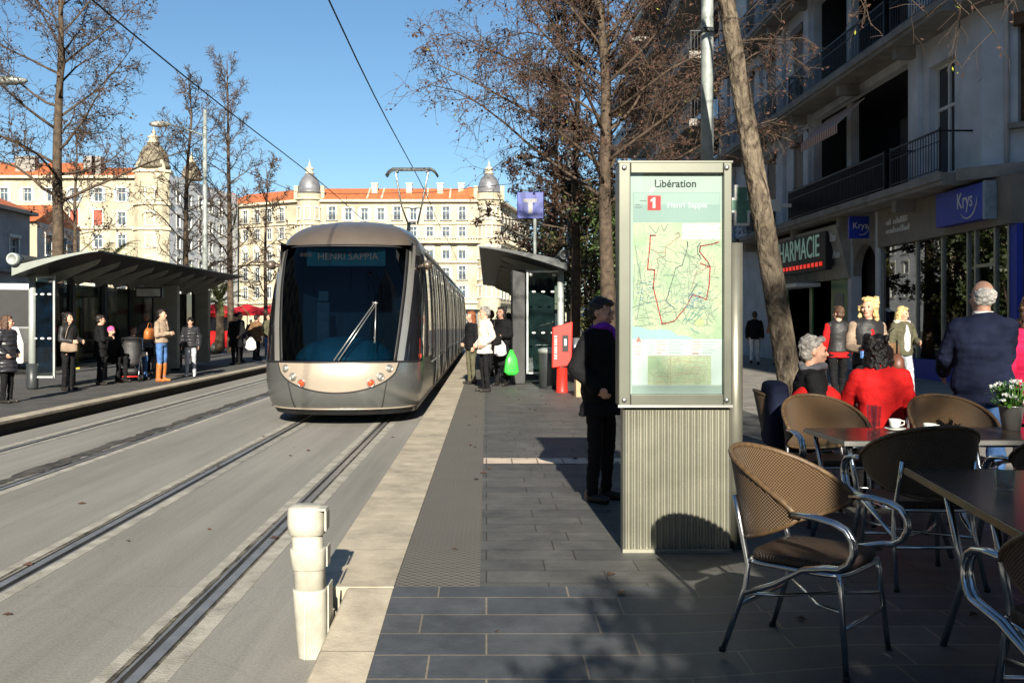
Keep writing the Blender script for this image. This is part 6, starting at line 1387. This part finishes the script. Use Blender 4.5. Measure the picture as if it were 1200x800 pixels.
# right row
tree('leaning mottled plane tree rising beside the cafe, nearest of the right row',(3.38,10.5,z),(1.52,10.7,11.7),.13,.47,4.4,21,wv=.06,rbf=.2,n1=18,n2=8,n3=6,n4=1,nleaf=1,ls=.06,bm='bark',el=(0,45),droop=.34,tw=.005,group='brown leaved street trees on the right',yel=.10)
RG='brown leaved street trees on the right'
tree('second brown leaved tree with its trunk just left of the map panel top',(3.45,27.5,z),(3.05,27.6,15.5),.22,.30,7.4,33,rbf=.24,n1=40,n2=11,n3=10,n4=2,nleaf=4,ls=.095,el=(20,66),droop=.2,tw=.008,group=RG,yel=.006,bm='barkdark')
tree('third brown leaved tree standing behind the right shelter',(3.05,34,z),(3.2,34,13.5),.19,.24,3.7,47,rbf=.25,n1=28,n2=10,n3=9,n4=1,nleaf=4,ls=.12,el=(5,60),tw=.010,group=RG,yel=.01)
tree('fourth brown leaved tree beyond the right shelter',(3.3,46,z),(3.2,46,12.5),.2,.2,2.9,58,n1=20,n2=8,n3=7,nleaf=4,ls=.15,el=(5,60),tw=.013,group=RG)
tree('tall brown leaved tree in front of the far white balconies',(4.9,38,z),(4.7,38,15),.2,.33,5.0,64,rbf=.24,n1=26,n2=10,n3=9,n4=1,nleaf=3,ls=.12,el=(5,55),tw=.010,group=RG)
tree('farthest brown leaved tree of the right row',(4.6,60,z),(4.6,60,12),.2,.2,3.0,71,n1=18,n2=8,n3=6,nleaf=4,ls=.19,el=(5,60),tw=.016,group=RG)
tree('street tree standing behind the viewer',(4.3,-13.5,z),(4.0,-13.5,12),.15,.36,4.4,83,rbf=.25,n1=16,n2=8,n3=6,nleaf=3,ls=.12,tw=.008,group=RG)
# left bare trees
LG='bare trees on the left platform'
tree('tall bare tree left, rising behind the left shelter',(-13.2,30.0,z),(-12.9,30,14.6),.20,.34,4.8,5,rbf=.26,n1=28,n2=10,n3=9,n4=2,nleaf=1,ls=.085,el=(12,62),droop=.02,tw=.009,group=LG,leafm='seedleaf')
tree('bare tree just left of the bracket lamp pole',(-13.4,43.5,z),(-13.2,43.5,12.3),.16,.28,3.4,6,rbf=.25,n1=24,n2=8,n3=7,n4=0,nleaf=1,ls=.08,el=(15,65),droop=.02,tw=.012,group=LG,leafm='seedleaf')
tree('bare tree just right of the bracket lamp pole',(-11.7,45,z),(-11.9,45,13.6),.16,.26,3.2,7,rbf=.25,n1=26,n2=8,n3=7,n4=0,nleaf=1,ls=.07,el=(15,68),droop=.02,tw=.012,group=LG,leafm='seedleaf')
tree('small bare tree between the lamp pole and the tram',(-12.6,56,z),(-12.6,56,10.6),.13,.2,3.0,8,rbf=.25,n1=20,n2=7,n3=6,nleaf=1,ls=.14,el=(15,65),droop=.02,tw=.014,group=LG,leafm='seedleaf')
tree('bare tree beyond the left hall',(-26,62,0),(-26,62,14),.2,.22,4.2,9,rbf=.25,n1=22,n2=8,n3=6,nleaf=1,ls=.17,el=(15,62),droop=.02,tw=.016,group=LG,leafm='seedleaf')
# evergreens behind the right platform
def bush(label,x,y,w_,h,seed,m,z0=.3,n=5200,ls=.16,cat='shrub',name='evergreen_shrub'):
    rd=random.Random(seed); t=empty(name,(x,y,HP),0,label,cat); q=MB(); s=MB()
    for k in range(9):
        a=rd.uniform(0,2*PI); s.tube([(0,0,0),(w_*.25*math.cos(a),w_*.25*math.sin(a),h*.45),(w_*.45*math.cos(a+.3),w_*.45*math.sin(a+.3),h*.85)],[.06,.04,.015],6)
    cl=[(rd.gauss(0,w_*.38),rd.gauss(0,w_*.38),z0+(h-z0)*rd.random()**.8,rd.uniform(.25,.6)*w_*.5) for _ in range(34)]
    for i in range(n):
        c=cl[i%34]; v=Vector((rd.gauss(0,1),rd.gauss(0,1),rd.gauss(0,1))).normalized()*c[3]*rd.random()**.4; p=Vector(c[:3])+v
        if p.z<.05 or p.z>h: continue
        leafquad(q,p,ls*rd.uniform(.6,1.3),rd)
    s.build('stem','barkdark',t); q.build('foliage',m,t,recalc=False); return t
rd=random.Random(31); q=MB()
for i in range(170):
    y=3.2+rd.random()**1.6*24; x=rd.uniform(-.4,5.5) if rd.random()<.85 else rd.uniform(-4,-1); zz=gz(x,y)+.006 if x>-.5 else .008; a=rd.uniform(0,2*PI); s_=rd.uniform(.02,.045); u=Vector((math.cos(a),math.sin(a),0)); v=Vector((-u.y,u.x,0)); p=Vector((x,y,zz))
    q.add([p-u*s_,p+v*s_*.6+Vector((0,0,rd.uniform(.004,.02))),p+u*s_,p-v*s_*.6+Vector((0,0,rd.uniform(.0,.012)))],[(0,1,2),(0,2,3)])
tag(q.build('fallen_leaves','deadleaf',recalc=False),'dry brown leaves scattered over the paving','leaves',kind='stuff')
M['evergreen']=mat('evergreen_leaf',(.055,.085,.02),.6,var=.5,scale=1.2,col2=(.02,.035,.010)); M['oliveleaf']=mat('olive_green_leaf',(.10,.105,.03),.6,var=.5,scale=1.5,col2=(.035,.04,.014))
bush('dense olive green shrub behind the red ticket machine and trunks',3.9,37,2.6,6.5,91,'oliveleaf',n=9000); bush('dark evergreen shrub beyond the trunks left of the map panel',4.6,32,2.2,5.2,92,'evergreen',n=7000); bush('rounded evergreen at the end of the right platform',5.6,52,4.0,7.5,93,'evergreen',n=8000,ls=.22)
bush('added clipped olive behind the viewer, shading the near paving',1.75,-3.0,1.55,3.3,95,'evergreen',z0=1.2,n=6500,ls=.11,cat='tree',name='shade_olive')  # unseen olive added to throw shade on the near paving and chair
def palm(label,x,y,h,L,seed,nf=34):
    rd=random.Random(seed); t=empty('palm_tree',(x,y,HP),0,label,'palm','palms behind the left platform'); q=MB(); q.tube([(0,0,0),(.05,0,h*.5),(0,0,h)],[.26,.2,.2],10); q.build('trunk','barkdark',t); c=MB()
    for k in range(nf):
        az=k*2.4+rd.uniform(-.2,.2); e=R(rd.uniform(-5,75)); d=Vector((math.cos(az)*math.cos(e),math.sin(az)*math.cos(e),math.sin(e))); P=wob((0,0,h),d,L*rd.uniform(.8,1.1),9,rd,.02,0,.32); c.tube(P,[.02-.0015*i for i in range(10)],4,cap=False)
        for i in range(1,10):
            for s_ in(-1,1):
                for hf in(0,.5):
                    if i==9 and hf: continue
                    p=P[i].lerp(P[min(9,i+1)],hf); dd=(P[i]-P[i-1]).normalized(); sd=dd.cross(Vector((0,0,1))).normalized()*s_; l=L*.20*math.sin(PI*(i+.6)/11); tip=p+(sd*.8+dd*.55+Vector((0,0,-.18)))*l; w_=dd*.03; c.add([p-w_,p+w_,tip],[(0,1,2)])
    c.build('crown',mat('palm_leaf',(.10,.12,.035),.6,var=.4) if 'palm_leaf' not in bpy.data.materials else bpy.data.materials['palm_leaf'],t,recalc=False)
palm('palm behind the left shelter roof, nearest the left edge',-17.2,44,3.6,2.3,3); palm('low palm right of the bracket lamp pole',-12.8,47,2.3,1.9,4); palm('palm far behind the low palm near the lamp pole',-17.0,58,3.2,2.0,6)
# ------------------------------------------------------------------ vehicles
def van(label,x,y,rz,m,L=4.8,W=1.9,H=2.0,cat='van',name='parked_van',nose=.9):
    t=empty(name,(x,y,.03),rz,label,cat)
    prof=[(-L/2,.35),(-L/2+.02,.75),(-L/2+.1,.95),(-L/2+nose,1.12),(-L/2+nose+.75,H-.12),(-L/2+nose+1.1,H),(L/2-.15,H),(L/2,H-.5),(L/2,.35)]
    q=MB(); rows=[]
    for k,(wf,ins) in enumerate(((-1,.10),(-.94,.0),(.94,0),(1,.10))):
        rows.append([(wf*W/2,yy*(1-ins*.12),zz-(ins*.2 if zz>1.3 else 0)) for yy,zz in prof])
    q.loft(rows,False); q.build('body',m,t,bevel=.05)
    q=MB(); a,b_=Vector((0,-L/2+nose+.02,1.15)),Vector((0,-L/2+nose+.73,H-.16)); n=Vector((0,-.75,.6)).normalized()*.015
    q.quad(Vector((-W*.43,a.y,a.z))+n,Vector((W*.43,a.y,a.z))+n,Vector((W*.39,b_.y,b_.z))+n,Vector((-W*.39,b_.y,b_.z))+n); o=q.build('windscreen','glassdark',t); s=o.modifiers.new('t','SOLIDIFY'); s.thickness=.02
    for s_ in(-1,1):
        q=MB(); q.prism([(-L/2+nose+.35,1.15),(-L/2+nose+.8,H-.2),(L/2-.3,H-.2),(L/2-.3,1.15)],s_*W/2-.006,s_*W/2+.012,lambda yy,zz,x:(x,yy,zz)); q.build('side_window','black' if H>2.5 else 'glassdark',t)
        q=MB(); q.box((s_*W*.36,-L/2-.0,.74),(.3,.06,.16)); q.build('headlight','lensclear',t,bevel=.02)
        for yy in(-L/2+.85,L/2-.85):
            q=MB(); q.lathe([(.2,-.11),(.31,-.1),(.33,0),(.31,.1),(.2,.11)],(s_*(W/2-.08),yy,.33),20,Mx=Matrix.Rotation(R(90),4,'Y')); w_=q.build('wheel','black',t); q=MB(); q.lathe([(.19,-.115),(.19,.115)],(s_*(W/2-.08),yy,.33),16,Mx=Matrix.Rotation(R(90),4,'Y')); q.build('rim','steel',w_)
        q=MB(); q.box((s_*(W/2+.1),-L/2+nose+.5,1.25),(.16,.1,.16)); q.build('mirror','black',t,bevel=.02)
    q=MB(); q.box((0,-L/2-.012,.5),(W*.9,.05,.16)); q.box((0,-L/2-.012,.72),(W*.35,.04,.1)); q.build('bumper','black',t)
    return t
M['carblue']=mat('pale_blue_car_paint',(.55,.62,.70),.25,.2,var=.05); M['carred']=mat('red_car_paint',(.5,.02,.02),.25,var=.05); M['carwhite']=mat('white_car_paint',(.8,.8,.78),.25,var=.04); M['cargrey']=mat('grey_car_paint',(.2,.21,.22),.25,.4,var=.05)
for v in(van('pale van facing us behind the trunks left of the map panel',5.0,44,0,'carblue'),): v.location.z=HP
van('large white van at the left edge behind the quilted coat woman',-17.3,34,R(-70),'carwhite',L=6.2,W=2.2,H=2.9,nose=.7)
van('low white and red car below the white van at the left edge',-16.1,30.0,R(-80),'carwhite',L=4.1,W=1.75,H=1.45,cat='car',name='parked_car')
van('grey car parked behind the left shelter glass',-13.9,39,R(-75),'cargrey',L=4.2,W=1.75,H=1.5,cat='car',name='parked_car'); van('red van parked behind the far end of the left shelter',-14.6,47,R(-60),'carred',L=4.6,W=1.85,H=2.0)
sc=empty('motor_scooter',(2.15,23.2,HP),R(20),'grey motor scooter parked behind the red ticket machine','scooter')
q=MB(); q.loft([sq(.06,.16,.35),sq(.2,.2,.6),sq(.24,.2,.85),sq(.12,.14,1.05)]); q.build('front_fairing','cargrey',sc)
q=MB(); q.loft([[(x,y+.75,zz) for x,y,_ in sq(a,b_,0)] for a,b_,zz in((.12,.45,.32),(.18,.5,.55),(.17,.5,.72))]); q.build('seat','black',sc); q=MB(); q.bx(-.15,.15,.0,.7,.28,.34); q.build('floorboard','black',sc)
for yy in(-.1,1.1): q=MB(); q.lathe([(.15,-.05),(.25,-.045),(.26,0),(.25,.045),(.15,.05)],(0,yy,.26),20,Mx=Matrix.Rotation(R(90),4,'Y')); q.build('wheel','black',sc)
q=MB(); q.tube([(-.33,.05,1.02),(0,-.02,1.05),(.33,.05,1.02)],.018,8); q.build('handlebar','black',sc); q=MB(); q.lathe([(.09,0),(.07,.04)],(0,-.17,.92),16,Mx=Matrix.Rotation(R(90),4,'X')); q.build('headlight','lensclear',sc)
# market parasols beyond the left shelter
def parasol(label,x,y,m,h=2.7,r=1.7):
    t=empty('market_parasol',(x,y,.03),0,label,'parasol','red market parasols'); q=MB(); q.tube([(0,0,0),(0,0,h+.1)],.03,8); q.build('pole','alu',t); q=MB(); n=8; top=(0,0,h); rim=[(r*math.cos(2*PI*k/n),r*math.sin(2*PI*k/n),h-.55) for k in range(n)]; lo=[(a,b_,c-.18) for a,b_,c in rim]
    q.add([top]+rim+lo,[(0,1+k,1+(k+1)%n) for k in range(n)]+[(1+k,1+n+k,1+n+(k+1)%n,1+(k+1)%n) for k in range(n)]); o=q.build('canopy',m,t); s=o.modifiers.new('t','SOLIDIFY'); s.thickness=.02
M['f_parasol']=fabric('red_canvas',(.48,.02,.03))
for i,(x,y,l) in enumerate(((-17.6,52,'leftmost red market parasol behind the left shelter'),(-16.5,60,'red market parasol just left of the bracket lamp pole'),(-15.6,64,'red market parasol just right of the low palm'),(-15.0,68,'red market parasol left of the far crowd'),(-14.6,74,'red market parasol nearest the tram'))): parasol(l,x,y,'f_parasol',r=2.0)
P('person in a dark coat walking past the red parasols',-13.2,55,R(20),1.70,z=.03,hair=('short','h_black'),top=('f_black',.04,.8),face=False); P('person in a blue jacket among the red parasols',-15.3,57,R(-40),1.72,z=.03,hair=('short','h_brown'),top=('f_jeans',.04,.8),face=False); P('person in a red jacket near the market',-12.0,60,R(160),1.70,z=.03,hair=('short','h_brown'),top=('f_red',.04,.8),face=False)
sp=empty('market_signpost',(-14.2,33.5,.03),0,'yellow signpost with white plates seen through the left shelter glass','signpost'); q=MB()
for x in(-.35,.25): q.bx(x-.06,x+.06,0,.1,0,3.2)
q.build('yellow_post',mat('yellow_paint',(.65,.48,.03),.5),sp)
for z_ in(2.1,2.6): q=MB(); q.bx(-.5,.42,-.04,-.002,z_,z_+.3); q.build('plate','white',sp)
# bake step for the late people
dg=bpy.context.evaluated_depsgraph_get(); dg.update()
for o,amp,fr in BAKE:
    if not o.modifiers: continue
    me=bpy.data.meshes.new_from_object(o.evaluated_get(dg)); o.modifiers.clear(); o.data=me; me.polygons.foreach_set('use_smooth',[True]*len(me.polygons))
